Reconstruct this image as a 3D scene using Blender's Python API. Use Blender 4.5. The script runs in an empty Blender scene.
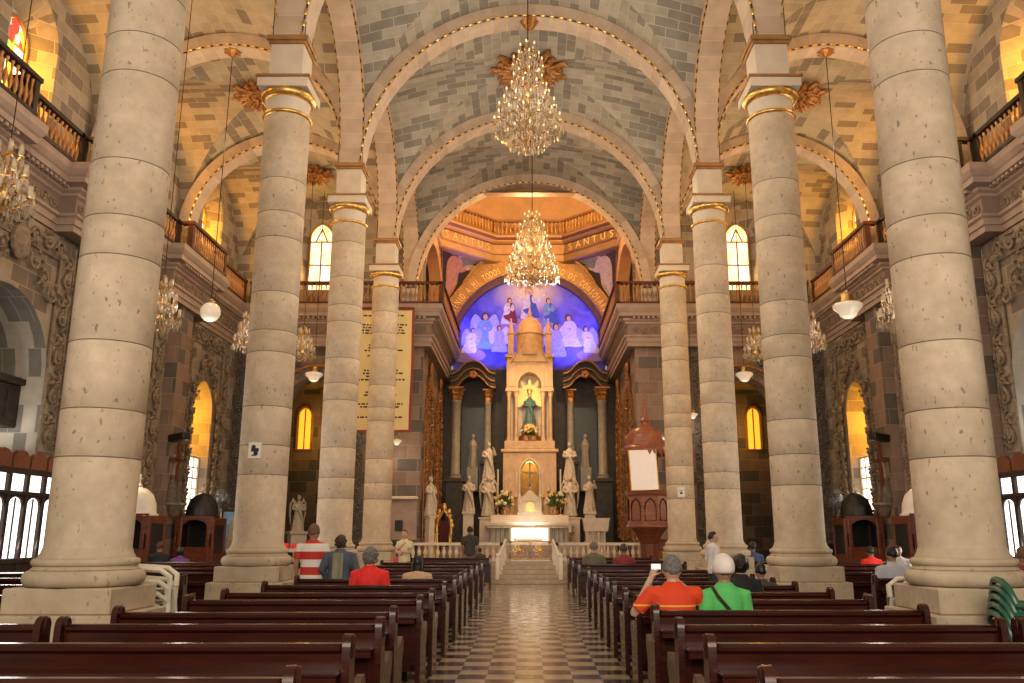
import bpy, math, random
from math import sin, cos, pi, sqrt, radians, atan2, tan, hypot, asin, acos
from mathutils import Vector, Matrix, noise
random.seed(11)
SC = bpy.context.scene
COL = SC.collection
# ---------------------------------------------------------------- camera
cam_d = bpy.data.cameras.new('camera'); cam_d.sensor_width = 36; cam_d.lens = 844.04 / 1024 * 36
cam_d.shift_x = -17.2 / 1024; cam_d.clip_end = 200
cam = bpy.data.objects.new('camera', cam_d); COL.objects.link(cam)
cam.location = (0, 0, 1.51); cam.rotation_euler = (radians(90 + 12.84), 0, 0)
SC.camera = cam
# ---------------------------------------------------------------- world, exposure, big lights
SC.view_settings.view_transform = 'Standard'; SC.view_settings.look = 'None'
SC.view_settings.exposure = 0.0; SC.view_settings.gamma = 1.0
SC.view_settings.use_curve_mapping = False
SC.cycles.max_bounces = 6; SC.cycles.diffuse_bounces = 4; SC.cycles.glossy_bounces = 3
SC.cycles.transmission_bounces = 4; SC.cycles.transparent_max_bounces = 6
SC.cycles.sample_clamp_indirect = 4.0; SC.cycles.caustics_reflective = False; SC.cycles.caustics_refractive = False
W = bpy.data.worlds.new('world'); SC.world = W; W.use_nodes = True
bg = W.node_tree.nodes['Background']; bg.inputs[0].default_value = (1.0, 0.86, 0.66, 1); bg.inputs[1].default_value = 0.34

def light(kind, name, loc, power, color, size=0.3, rot=None, target=None, size_y=None, spot=None, spread=None):
    d = bpy.data.lights.new(name, kind); d.energy = power; d.color = color
    if kind == 'AREA':
        d.shape = 'RECTANGLE' if size_y else 'SQUARE'; d.size = size
        if size_y: d.size_y = size_y
        if spread: d.spread = radians(spread)
    else:
        d.shadow_soft_size = size
    if kind == 'SPOT' and spot: d.spot_size = radians(spot); d.spot_blend = 0.6
    o = bpy.data.objects.new(name, d); COL.objects.link(o); o.location = loc
    if target: o.rotation_euler = (Vector(target) - Vector(loc)).to_track_quat('-Z', 'Y').to_euler()
    elif rot: o.rotation_euler = rot
    return o
WARM = (1.0, 0.72, 0.42); AMBER = (1.0, 0.50, 0.12); CREAM = (1.0, 0.85, 0.65)
# general grid of the building: column lines and bay middles
CY = [8.38, 13.61, 18.84, 24.07, 29.3]
BAY = 5.23; MX = 4.25; AX = 7.36
BM = [(CY[i] + CY[i + 1]) / 2 for i in range(4)]
# added fill lights without fittings, brightening vaults, aisles and columns
for y in CY[1:4]:
    light('POINT', 'nave_vault_fill', (0, y, 9.9), 150, CREAM, 0.5)
    for s in (-1, 1): light('POINT', 'arcade_fill', (s * 1.9, y - BAY / 2, 8.2), 75, (1.0, 0.8, 0.62), 0.3)
    for s in (-1, 1): light('POINT', 'aisle_vault_fill', (s * 7.3, y, 10.7), 135, (1.0, 0.74, 0.46), 0.4)
# altar and crossing lamps
light('POINT', 'crossing_light', (0, 31.5, 13.2), 850, (1.0, 0.62, 0.27), 0.6)
light('POINT', 'dome_light', (0, 33.1, 16.6), 260, (1.0, 0.74, 0.4), 0.4)
for s in (-1, 1):
    light('SPOT', 'mural_light', (s * 2.5, 36.0, 8.95), 560, (0.10, 0.09, 1.0), 0.15, target=(s * 1.1, 37, 11.2), spot=125)
    light('SPOT', 'altar_light', (s * 2.5, 30.4, 9.5), 700, (1.0, 0.68, 0.38), 0.3, target=(0, 35.3, 5.5), spot=60)
# added area fill behind the camera, brightening columns and vaults from the front
light('AREA', 'front_fill_light', (0, -5.0, 6.0), 1550, (1.0, 0.85, 0.7), 8, target=(0, 16, 7.4), size_y=6)

# ---------------------------------------------------------------- materials
def nodes(name):
    m = bpy.data.materials.new(name); m.use_nodes = True
    nt = m.node_tree; b = nt.nodes['Principled BSDF']
    return m, nt, b
def L(nt, a, b): nt.links.new(a, b)
def mixc(nt, fac, a, b, mode='MIX'):
    n = nt.nodes.new('ShaderNodeMix'); n.data_type = 'RGBA'; n.blend_type = mode
    for k, v in ((0, fac), (6, a), (7, b)):
        if hasattr(v, 'is_output'): L(nt, v, n.inputs[k])
        else: n.inputs[k].default_value = v if k == 0 else (*v, 1)
    return n.outputs[2]
def tex(nt, kind, scale, coord='Object', **kw):
    tc = nt.nodes.new('ShaderNodeTexCoord'); t = nt.nodes.new(kind); L(nt, tc.outputs[coord], t.inputs['Vector'])
    t.inputs['Scale'].default_value = scale
    for k, v in kw.items(): t.inputs[k].default_value = v
    return t
def ramp(nt, inp, stops, interp='LINEAR'):
    r = nt.nodes.new('ShaderNodeValToRGB'); r.color_ramp.interpolation = interp
    while len(r.color_ramp.elements) < len(stops): r.color_ramp.elements.new(0.5)
    for e, (p, c) in zip(r.color_ramp.elements, stops): e.position = p; e.color = (*c, 1)
    L(nt, inp, r.inputs[0]); return r.outputs[0]
def bump(nt, b, height, strength, dist=0.02):
    n = nt.nodes.new('ShaderNodeBump'); n.inputs['Strength'].default_value = strength; n.inputs['Distance'].default_value = dist
    L(nt, height, n.inputs['Height']); L(nt, n.outputs[0], b.inputs['Normal'])
def plain(name, c, rough=0.6, metal=0.0, var=0.18, scale=6, bmp=0.0, coat=0.0, emit=None, estr=0.0, spec=0.5):
    m, nt, b = nodes(name)
    t = tex(nt, 'ShaderNodeTexNoise', scale, Detail=5.0)
    lo = tuple(max(0, x * (1 - var)) for x in c); hi = tuple(min(1, x * (1 + var)) for x in c)
    L(nt, ramp(nt, t.outputs[0], [(0.3, lo), (0.7, hi)]), b.inputs['Base Color'])
    b.inputs['Roughness'].default_value = rough; b.inputs['Metallic'].default_value = metal
    b.inputs['Coat Weight'].default_value = coat; b.inputs['Specular IOR Level'].default_value = spec
    if bmp: bump(nt, b, t.outputs[0], bmp)
    if emit: b.inputs['Emission Color'].default_value = (*emit, 1); b.inputs['Emission Strength'].default_value = estr
    return m
def brick(name, stops, mortar, bw, bh, ms=0.008, rough=0.85, offset=0.5, nvar=0.15, rotate=False, bmp=0.25, interp='CONSTANT'):
    m, nt, b = nodes(name)
    t = tex(nt, 'ShaderNodeTexBrick', 1.0, 'UV')
    t.inputs['Color1'].default_value = (0, 0, 0, 1); t.inputs['Color2'].default_value = (1, 1, 1, 1); t.inputs['Mortar'].default_value = (0.5, 0.5, 0.5, 1)
    t.inputs['Mortar Size'].default_value = ms; t.inputs['Mortar Smooth'].default_value = 0.2; t.inputs['Bias'].default_value = 0.0
    t.inputs['Brick Width'].default_value = bw; t.inputs['Row Height'].default_value = bh; t.offset = offset
    c = ramp(nt, t.outputs['Color'], stops, interp)
    n = tex(nt, 'ShaderNodeTexNoise', 3.0, 'Object', Detail=6.0)
    g = ramp(nt, n.outputs[0], [(0.25, (1 - nvar,) * 3), (0.75, (1 + nvar,) * 3)])
    c = mixc(nt, 1.0, c, g, 'MULTIPLY')
    c = mixc(nt, t.outputs['Fac'], c, mortar)
    L(nt, c, b.inputs['Base Color']); b.inputs['Roughness'].default_value = rough; b.inputs['Specular IOR Level'].default_value = 0.25
    inv = nt.nodes.new('ShaderNodeMath'); inv.operation = 'SUBTRACT'; inv.inputs[0].default_value = 1; L(nt, t.outputs['Fac'], inv.inputs[1])
    bump(nt, b, inv.outputs[0], bmp, 0.01)
    return m
def emis(name, c, s):
    m, nt, b = nodes(name); b.inputs['Base Color'].default_value = (*c, 1)
    b.inputs['Emission Color'].default_value = (*c, 1); b.inputs['Emission Strength'].default_value = s
    return m
def stone(name, c, pit, rough=0.8):
    m, nt, b = nodes(name)
    n1 = tex(nt, 'ShaderNodeTexNoise', 1.6, 'Object', Detail=8.0); n2 = tex(nt, 'ShaderNodeTexNoise', 9, 'Object', Detail=5.0)
    base = ramp(nt, n1.outputs[0], [(0.3, tuple(x * q for x, q in zip(c, (0.80, 0.77, 0.72)))), (0.68, tuple(min(1, x * 1.1) for x in c))])
    fine = ramp(nt, n2.outputs[0], [(0.3, (0.9,) * 3), (0.7, (1.06,) * 3)])
    c2 = mixc(nt, 1.0, base, fine, 'MULTIPLY')
    mp = nt.nodes.new('ShaderNodeMapping'); tc = nt.nodes.new('ShaderNodeTexCoord'); L(nt, tc.outputs['Object'], mp.inputs[0]); mp.inputs['Scale'].default_value = (1, 1, 0.55)
    n3 = nt.nodes.new('ShaderNodeTexNoise'); n3.inputs['Scale'].default_value = 22; n3.inputs['Detail'].default_value = 2; L(nt, mp.outputs[0], n3.inputs['Vector'])
    pits = ramp(nt, n3.outputs[0], [(0.655, (0, 0, 0)), (0.72, (1, 1, 1))])
    sep = nt.nodes.new('ShaderNodeSeparateColor'); L(nt, pits, sep.inputs[0])
    f = nt.nodes.new('ShaderNodeMath'); f.operation = 'MULTIPLY'; L(nt, sep.outputs[0], f.inputs[0]); f.inputs[1].default_value = 0.75
    L(nt, mixc(nt, f.outputs[0], c2, pit), b.inputs['Base Color']); b.inputs['Roughness'].default_value = rough; b.inputs['Specular IOR Level'].default_value = 0.3
    bump(nt, b, n2.outputs[0], 0.12)
    return m
M = {}
M['column'] = stone('pale_column_stone', (0.64, 0.52, 0.385), (0.20, 0.16, 0.12))
M['plinth'] = stone('plinth_stone', (0.55, 0.45, 0.325), (0.25, 0.21, 0.16))
M['joint'] = plain('mortar_joint', (0.20, 0.15, 0.10), 0.9)
M['cream'] = plain('cream_impost_stone', (0.66, 0.56, 0.44), 0.75, var=0.08, scale=3)
M['gold'] = plain('gilding', (0.80, 0.47, 0.13), 0.32, 0.85, var=0.3, scale=14)
M['oldgold'] = plain('old_gilding', (0.42, 0.19, 0.055), 0.45, 0.6, var=0.5, scale=18)
M['goldbrown'] = plain('gilt_edge', (0.42, 0.22, 0.08), 0.5, 0.45, var=0.3)
M['darkbead'] = plain('dark_bead', (0.05, 0.03, 0.02), 0.6)
VA = [(0.0, (0.44, 0.40, 0.32)), (0.36, (0.37, 0.335, 0.27)), (0.62, (0.25, 0.228, 0.19))]
M['vault'] = brick('nave_vault_masonry', VA, (0.52, 0.47, 0.38), 0.56, 0.25)
M['aislevault'] = brick('aisle_vault_masonry', [(0.0, (0.50, 0.41, 0.28)), (0.42, (0.45, 0.36, 0.24)), (0.66, (0.27, 0.215, 0.155))], (0.55, 0.46, 0.33), 0.6, 0.27)
M['upperwall'] = brick('clerestory_masonry', [(0.0, (0.40, 0.335, 0.25)), (0.4, (0.345, 0.285, 0.21)), (0.62, (0.225, 0.185, 0.145))], (0.5, 0.42, 0.32), 0.52, 0.3)
M['wall'] = brick('aisle_wall_masonry', [(0.0, (0.34, 0.28, 0.21)), (0.4, (0.28, 0.225, 0.165)), (0.68, (0.185, 0.15, 0.12))], (0.40, 0.33, 0.25), 0.55, 0.36)
M['pier'] = brick('pink_grey_pier_masonry', [(0.0, (0.27, 0.185, 0.14)), (0.45, (0.23, 0.155, 0.12)), (0.68, (0.13, 0.11, 0.095))], (0.36, 0.28, 0.22), 0.7, 0.45)
M['voussoir'] = brick('pink_voussoirs', [(0.0, (0.58, 0.45, 0.34)), (0.4, (0.53, 0.40, 0.30)), (0.75, (0.47, 0.36, 0.27))], (0.64, 0.53, 0.42), 0.36, 8.0, 0.006, offset=0.0, bmp=0.15)
M['banded'] = brick('grey_white_banded_voussoirs', [(0.0, (0.50, 0.45, 0.37)), (0.5, (0.22, 0.20, 0.17))], (0.45, 0.4, 0.33), 0.28, 0.6, 0.008)
M['carved'] = plain('carved_stone', (0.24, 0.18, 0.125), 0.85, var=0.35, scale=10, bmp=0.4)
M['darkcarved'] = plain('dark_carved_stone', (0.13, 0.105, 0.085), 0.85, var=0.4, scale=10, bmp=0.4)
M['mauve'] = plain('mauve_moulding_stone', (0.36, 0.265, 0.215), 0.75, var=0.12, scale=3)
M['mauve2'] = plain('dark_mauve_stone', (0.24, 0.165, 0.135), 0.75, var=0.12, scale=3)
M['railwood'] = plain('gallery_rail_wood', (0.11, 0.042, 0.022), 0.65, var=0.3, spec=0.2)
M['darkwood'] = plain('dark_gallery_wood', (0.035, 0.024, 0.018), 0.55, var=0.3, spec=0.25)
M['baluster'] = plain('gilt_wood_baluster', (0.36, 0.17, 0.06), 0.35, 0.25, var=0.3)
def wood(name, c, rough=0.22, coat=0.5):
    m, nt, b = nodes(name)
    tc = nt.nodes.new('ShaderNodeTexCoord'); mp = nt.nodes.new('ShaderNodeMapping'); L(nt, tc.outputs['Object'], mp.inputs[0]); mp.inputs['Scale'].default_value = (1.2, 12, 12)
    n = nt.nodes.new('ShaderNodeTexNoise'); n.inputs['Scale'].default_value = 2.2; n.inputs['Detail'].default_value = 6; L(nt, mp.outputs[0], n.inputs['Vector'])
    L(nt, ramp(nt, n.outputs[0], [(0.3, tuple(x * 0.6 for x in c)), (0.7, tuple(x * 1.35 for x in c))]), b.inputs['Base Color'])
    b.inputs['Roughness'].default_value = rough; b.inputs['Coat Weight'].default_value = coat; b.inputs['Coat Roughness'].default_value = 0.15; b.inputs['Specular IOR Level'].default_value = 0.35
    bump(nt, b, n.outputs[0], 0.05)
    return m
M['pew'] = wood('varnished_pew_wood', (0.038, 0.0065, 0.003), 0.27, 0.25)
M['redwood'] = wood('reddish_wood', (0.16, 0.045, 0.02), 0.35, 0.3)
M['black'] = plain('black_plastic', (0.012, 0.012, 0.013), 0.4)
M['darkstone'] = plain('dark_retable_stone', (0.048, 0.038, 0.031), 0.6, var=0.35, scale=4)
M['retcol'] = plain('retable_column_marble', (0.30, 0.25, 0.20), 0.4, var=0.2)
M['black_dado'] = plain('dark_green_dado', (0.022, 0.025, 0.02), 0.35, var=0.3)
M['marble'] = plain('warm_white_marble', (0.74, 0.62, 0.48), 0.45, var=0.1, scale=4)
M['statue'] = plain('statue_marble', (0.62, 0.52, 0.40), 0.5, var=0.12, scale=8)
M['peach'] = plain('peach_shrine_marble', (0.66, 0.42, 0.22), 0.45, var=0.14, scale=5)
M['white'] = plain('white_paint', (0.85, 0.82, 0.75), 0.4, var=0.05)
M['iron'] = plain('dark_iron', (0.03, 0.022, 0.016), 0.45, 0.6)
M['brass'] = plain('brass', (0.55, 0.34, 0.12), 0.3, 0.9)
M['daylight'] = emis('bright_daylight_pane', (1.0, 0.96, 0.92), 2.2)
M['bulb'] = emis('warm_bulb', (1.0, 0.74, 0.40), 0.7)
M['glassglobe'] = plain('milk_glass', (0.85, 0.78, 0.66), 0.15, var=0.03, emit=(1.0, 0.8, 0.55), estr=0.22, coat=0.5)
def crystal(name, c, rough=0.08):
    m, nt, b = nodes(name); b.inputs['Base Color'].default_value = (*c, 1); b.inputs['Roughness'].default_value = rough
    b.inputs['Transmission Weight'].default_value = 0.35; b.inputs['IOR'].default_value = 1.5; b.inputs['Coat Weight'].default_value = 0.6
    return m
M['crystal'] = crystal('crystal_glass', (0.66, 0.54, 0.40))

# ---------------------------------------------------------------- mesh builder
KIDS = {}
class MB:
    def __init__(s): s.v = []; s.f = []; s.m = []; s.uv = []; s.has = False
    def add(s, vs, fs, mi=0, uvs=None):
        b = len(s.v); s.v.extend(tuple(p) for p in vs)
        for i, f in enumerate(fs):
            s.f.append([b + k for k in f]); s.m.append(mi)
            if uvs is not None: s.uv.append([uvs[k] for k in f]); s.has = True
            else: s.uv.append(None)
    def addf(s, vs, fs, fuv, mi=0):      # uv per face corner
        b = len(s.v); s.v.extend(tuple(p) for p in vs); s.has = True
        for f, u in zip(fs, fuv): s.f.append([b + k for k in f]); s.m.append(mi); s.uv.append(u)
    def box(s, x0, x1, y0, y1, z0, z1, mi=0, T=None):
        vs = [(x0, y0, z0), (x1, y0, z0), (x1, y1, z0), (x0, y1, z0), (x0, y0, z1), (x1, y0, z1), (x1, y1, z1), (x0, y1, z1)]
        if T: vs = [T @ Vector(p) for p in vs]
        s.add(vs, [(3, 2, 1, 0), (4, 5, 6, 7), (0, 1, 5, 4), (1, 2, 6, 5), (2, 3, 7, 6), (3, 0, 4, 7)], mi); return s
    def cbox(s, x0, x1, y0, y1, z0, z1, b=0.01, mi=0, T=None):   # chamfered box
        vs = []
        X, Y, Z = (x0, x1), (y0, y1), (z0, z1)
        idx = {}
        for i in (0, 1):
            for j in (0, 1):
                for k in (0, 1):
                    dx, dy, dz = (b, -b)[i], (b, -b)[j], (b, -b)[k]
                    for a, p in enumerate(((X[i], Y[j] + dy, Z[k] + dz), (X[i] + dx, Y[j], Z[k] + dz), (X[i] + dx, Y[j] + dy, Z[k]))):
                        idx[i, j, k, a] = len(vs); vs.append(p)
        fs = []
        for i in (0, 1): fs.append([idx[i, j, k, 0] for j, k in ((0, 0), (1, 0), (1, 1), (0, 1))][::1 if i else -1])
        for j in (0, 1): fs.append([idx[i, j, k, 1] for i, k in ((0, 0), (1, 0), (1, 1), (0, 1))][::-1 if j else 1])
        for k in (0, 1): fs.append([idx[i, j, k, 2] for i, j in ((0, 0), (1, 0), (1, 1), (0, 1))][::1 if k else -1])
        for j in (0, 1):
            for k in (0, 1): fs.append([idx[0, j, k, 1], idx[1, j, k, 1], idx[1, j, k, 2], idx[0, j, k, 2]])
        for i in (0, 1):
            for k in (0, 1): fs.append([idx[i, 0, k, 0], idx[i, 1, k, 0], idx[i, 1, k, 2], idx[i, 0, k, 2]])
        for i in (0, 1):
            for j in (0, 1): fs.append([idx[i, j, 0, 0], idx[i, j, 1, 0], idx[i, j, 1, 1], idx[i, j, 0, 1]])
        for i in (0, 1):
            for j in (0, 1):
                for k in (0, 1): fs.append([idx[i, j, k, 0], idx[i, j, k, 1], idx[i, j, k, 2]])
        c = Vector(((x0 + x1) / 2, (y0 + y1) / 2, (z0 + z1) / 2)); out = []
        for f in fs:
            p = [Vector(vs[a]) for a in f]; n = (p[1] - p[0]).cross(p[2] - p[0])
            out.append(f if n.dot(sum(p, Vector()) / len(p) - c) > 0 else f[::-1])
        if T: vs = [T @ Vector(p) for p in vs]
        s.add(vs, out, mi); return s
    def tube(s, pts, r, n=8, mi=0, caps=True, closed=False, flat=1.0):
        P = [Vector(p) for p in pts]; N = len(P)
        R = r if isinstance(r, (list, tuple)) else [r] * N
        vs = []; t0 = None; up = None
        for i in range(N):
            if closed: t = (P[(i + 1) % N] - P[i - 1])
            else: t = (P[min(i + 1, N - 1)] - P[max(i - 1, 0)])
            t = t.normalized() if t.length > 1e-9 else Vector((0, 0, 1))
            if up is None:
                a = Vector((0, 0, 1)) if abs(t.z) < 0.9 else Vector((0, 1, 0)); up = (a - t * a.dot(t)).normalized()
            else:
                up = up - t * up.dot(t); up = up.normalized() if up.length > 1e-6 else t.orthogonal().normalized()
            sd = t.cross(up)
            for k in range(n):
                a = 2 * pi * k / n; vs.append(P[i] + (sd * cos(a) * flat + up * sin(a)) * R[i])
        fs = []
        for i in range(N if closed else N - 1):
            j = (i + 1) % N
            for k in range(n): fs.append((i * n + k, i * n + (k + 1) % n, j * n + (k + 1) % n, j * n + k))
        if caps and not closed: fs.append(list(range(n))[::-1]); fs.append([(N - 1) * n + k for k in range(n)])
        s.add(vs, fs, mi); return s
    def lathe(s, prof, c=(0, 0, 0), n=24, mi=0, T=None, sx=1.0, sy=1.0, a0=0.0, a1=2 * pi, mis=None, fold=None, cap=True):
        full = abs(a1 - a0 - 2 * pi) < 1e-6; m = n if full else n + 1; vs = []
        for (r, z) in prof:
            for k in range(m):
                a = a0 + (a1 - a0) * k / n
                rr = r * (1 + fold(a, z)) if fold else r
                p = Vector((c[0] + rr * sx * cos(a), c[1] + rr * sy * sin(a), c[2] + z)); vs.append(T @ p if T else p)
        for i in range(len(prof) - 1):
            fs = []
            for k in range(n):
                k2 = (k + 1) % m; fs.append((i * m + k, i * m + k2, (i + 1) * m + k2, (i + 1) * m + k))
            if i == 0: base = len(s.v); s.v.extend(tuple(p) for p in vs)
            for f in fs: s.f.append([base + q for q in f]); s.m.append(mis[i] if mis else mi); s.uv.append(None)
        if full and cap:
            if prof[0][0] > 1e-5: s.f.append([base + k for k in range(m)][::-1]); s.m.append(mi); s.uv.append(None)
            if prof[-1][0] > 1e-5: s.f.append([base + (len(prof) - 1) * m + k for k in range(m)]); s.m.append(mi); s.uv.append(None)
        return s
    def prism(s, poly, h0, h1, T=None, mi=0):       # polygon in local xy, extruded along local z
        n = len(poly); vs = [(x, y, h0) for x, y in poly] + [(x, y, h1) for x, y in poly]
        if T: vs = [T @ Vector(p) for p in vs]
        fs = [list(range(n))[::-1], [n + k for k in range(n)]] + [(k, (k + 1) % n, n + (k + 1) % n, n + k) for k in range(n)]
        s.add(vs, fs, mi); return s
    def ball(s, c, r, nu=12, nv=8, mi=0, T=None, fn=None):
        rr = r if isinstance(r, (tuple, list)) else (r, r, r); vs = []
        vs.append(Vector((0, 0, -1)))
        for j in range(1, nv):
            p = -pi / 2 + pi * j / nv
            for k in range(nu): a = 2 * pi * k / nu; vs.append(Vector((cos(p) * cos(a), cos(p) * sin(a), sin(p))))
        vs.append(Vector((0, 0, 1)))
        if fn: vs = [fn(v) for v in vs]
        vs = [Vector((v.x * rr[0] + c[0], v.y * rr[1] + c[1], v.z * rr[2] + c[2])) for v in vs]
        if T: vs = [T @ v for v in vs]
        fs = [(0, 1 + (k + 1) % nu, 1 + k) for k in range(nu)]
        for j in range(nv - 2):
            for k in range(nu): a = 1 + j * nu; fs.append((a + k, a + (k + 1) % nu, a + nu + (k + 1) % nu, a + nu + k))
        e = 1 + (nv - 2) * nu; t = len(vs) - 1
        fs += [(e + k, e + (k + 1) % nu, t) for k in range(nu)]
        s.add(vs, fs, mi); return s
    def grid(s, nu, nv, fn, mi=0, uvfn=None, flip=False):
        vs = []; uvs = []
        for i in range(nu + 1):
            for j in range(nv + 1):
                u, v = i / nu, j / nv; vs.append(fn(u, v))
                if uvfn: uvs.append(uvfn(u, v))
        fs = [(i * (nv + 1) + j, (i + 1) * (nv + 1) + j, (i + 1) * (nv + 1) + j + 1, i * (nv + 1) + j + 1) for i in range(nu) for j in range(nv)]
        if flip: fs = [f[::-1] for f in fs]
        s.add(vs, fs, mi, uvs if uvfn else None); return s
    def loft(s, rings, mi=0):     # rings: (centre, rx, ry) stacked ellipses lying across z
        n = 16; vs = []
        for c, rx, ry in rings:
            for k in range(n): a = 2 * pi * k / n; vs.append((c[0] + rx * cos(a), c[1] + ry * sin(a), c[2]))
        fs = [(i * n + k, i * n + (k + 1) % n, (i + 1) * n + (k + 1) % n, (i + 1) * n + k) for i in range(len(rings) - 1) for k in range(n)]
        fs += [list(range(n))[::-1], [(len(rings) - 1) * n + k for k in range(n)]]
        s.add(vs, fs, mi); return s
    def mesh(s, name, mats, smooth=35, flipx=False):
        me = bpy.data.meshes.new(name)
        v = [(-x, y, z) for x, y, z in s.v] if flipx else s.v
        f = [q[::-1] for q in s.f] if flipx else s.f
        me.from_pydata(v, [], f)
        for m in mats: me.materials.append(M[m] if isinstance(m, str) else m)
        me.polygons.foreach_set('material_index', s.m)
        lay = me.uv_layers.new(name='UVMap'); data = []
        for p, uv in zip(me.polygons, s.uv):
            if uv is not None: data.extend(uv[::-1] if flipx else uv); continue
            n = p.normal; ax, ay, az = abs(n.x), abs(n.y), abs(n.z)
            for vi in p.vertices:
                c = me.vertices[vi].co
                data.append((c.y, c.z) if ax >= ay and ax >= az else (c.x, c.z) if ay >= az else (c.x, c.y))
        lay.data.foreach_set('uv', [t for q in data for t in q])
        if smooth:
            me.polygons.foreach_set('use_smooth', [True] * len(me.polygons)); me.set_sharp_from_angle(angle=radians(smooth))
        me.update(); return me
    def build(s, name, mats, parent=None, smooth=35, flipx=False, loc=None):
        if isinstance(mats, str) or not isinstance(mats, (list, tuple)): mats = [mats]
        o = bpy.data.objects.new(name, s.mesh(name, mats, smooth, flipx)); COL.objects.link(o)
        if parent: o.parent = parent; KIDS.setdefault(parent.name, []).append(o)
        if loc: o.location = loc
        return o
def tag(o, label, cat, group=None, kind='thing'):
    o['label'] = label; o['category'] = cat; o['kind'] = kind
    if group: o['group'] = group
    return o
def thing(name, label, cat, loc=(0, 0, 0), rz=0.0, group=None):
    o = bpy.data.objects.new(name, None); COL.objects.link(o); o.location = loc; o.rotation_euler = (0, 0, rz); o.empty_display_size = 0.1
    return tag(o, label, cat, group)
def struct(o, label=None):
    o['kind'] = 'structure'
    if label: o['label'] = label
    return o
def dup(root, loc=None, rz=None, label=None, group=None):
    def cp(o, par):
        c = o.copy(); COL.objects.link(c)
        if par: c.parent = par; KIDS.setdefault(par.name, []).append(c)
        for ch in list(KIDS.get(o.name, ())): cp(ch, c)
        return c
    r = cp(root, None)
    if loc: r.location = loc
    if rz is not None: r.rotation_euler = (0, 0, rz)
    if label: r['label'] = label
    if group: r['group'] = group
    return r
def Tm(loc, rz=0, rx=0, ry=0): return Matrix.Translation(loc) @ Matrix.Rotation(rz, 4, 'Z') @ Matrix.Rotation(ry, 4, 'Y') @ Matrix.Rotation(rx, 4, 'X')
ORD = 'first second third fourth fifth sixth seventh eighth ninth tenth eleventh twelfth thirteenth fourteenth fifteenth sixteenth'.split()
SIDE = {-1: 'left', 1: 'right'}
# ================================================================ STRUCTURE
# ---- floor
def checker_floor():
    m, nt, b = nodes('checker_floor_tiles')
    c = tex(nt, 'ShaderNodeTexChecker', 1 / 0.31, 'Object'); c.inputs['Color1'].default_value = (0.045, 0.03, 0.022, 1); c.inputs['Color2'].default_value = (0.40, 0.31, 0.22, 1)
    mp = nt.nodes.new('ShaderNodeMapping'); mp.inputs['Location'].default_value = (0.155, 0.05, 0.01); L(nt, nt.nodes['Texture Coordinate'].outputs['Object'], mp.inputs[0]); L(nt, mp.outputs[0], c.inputs['Vector'])
    n = tex(nt, 'ShaderNodeTexNoise', 1.7, 'Object', Detail=7.0)
    col = mixc(nt, 1.0, c.outputs[0], ramp(nt, n.outputs[0], [(0.3, (0.75,) * 3), (0.7, (1.2,) * 3)]), 'MULTIPLY')
    L(nt, col, b.inputs['Base Color'])
    n2 = tex(nt, 'ShaderNodeTexNoise', 5, 'Object', Detail=5.0)
    L(nt, ramp(nt, n2.outputs[0], [(0.3, (0.10,) * 3), (0.75, (0.3,) * 3)]), b.inputs['Roughness'])
    b.inputs['Specular IOR Level'].default_value = 0.4
    return m
M['floor'] = checker_floor()
struct(MB().box(-11, 11, -3, 30, -0.3, 0).build('floor', 'floor', smooth=0))
M['chancel_floor'] = plain('chancel_marble_floor', (0.42, 0.34, 0.25), 0.25, var=0.15)
mb = MB(); mb.box(-4.4, 4.4, 28.5, 37.5, 0, 0.65); mb.box(-3.7, 3.7, 32.0, 37.5, 0.65, 0.87); mb.box(-3.3, 3.3, 32.5, 37.5, 0.87, 1.09)
struct(mb.build('floor', 'chancel_floor', smooth=0), 'raised chancel floor of pale marble')
# ---- arches
def arch(name, plane, cx, cy, r, z0, zb, h=0.27, t=0.36, beads=True, n=36, mat='voussoir', flipx=False):
    P = lambda u, w, z: (cx + u, cy + w, z) if plane == 'X' else (cx + w, cy + u, z)
    prof = [(-1, 0, zb)]                               # (cos, sin, leg z) along the arch
    if z0 - zb > 0.05: prof.append((-1, 0, z0))
    prof += [(-cos(pi * i / n), sin(pi * i / n), z0) for i in range(0 if z0 - zb <= 0.05 else 1, n + 1)]
    if z0 - zb > 0.05: prof.append((1, 0, zb))
    vs = []; us = []; u = 0.0; last = None
    for c, s_, z in prof:
        q = (r * c, z + r * s_)
        if last: u += hypot(q[0] - last[0], q[1] - last[1])
        last = q; us.append(u)
        for rr, w in ((r, -h), (r, h), (r + t, h), (r + t, -h)): vs.append(P(rr * c, w, z + rr * s_))
    fs = []; fuv = []
    for i in range(len(prof) - 1):
        for k in range(4):
            k2 = (k + 1) % 4; fs.append((4 * i + k, 4 * i + k2, 4 * i + 4 + k2, 4 * i + 4 + k))
            va = 3 + 0.1 * k; vb = va + 0.5; fuv.append([(us[i], va), (us[i], vb), (us[i + 1], vb), (us[i + 1], va)])
    mb = MB(); mb.addf(vs, fs, fuv); o = struct(mb.build(name, mat, smooth=30, flipx=flipx))
    if beads:
        b = MB(); rr = r + 0.035
        for w in (-h - 0.012, h + 0.012):
            pts = [P(rr * c, w, z + rr * s_) for c, s_, z in prof]; b.tube(pts, 0.019, 5, 1)
            tot = pi * r; k = int(tot / 0.22)
            for i in range(k):
                a = pi * (i + 0.5) / k; e = 0.075 / r
                q = [P(-rr * cos(a + d * e), w, z0 + rr * sin(a + d * e)) for d in (-1, -0.7, 0.7, 1)]
                b.tube(q, [0.012, 0.028, 0.028, 0.012], 6, 0)
        b.build('bead_moulding', ['gold', 'darkbead'], o, flipx=flipx)
    return o
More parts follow.
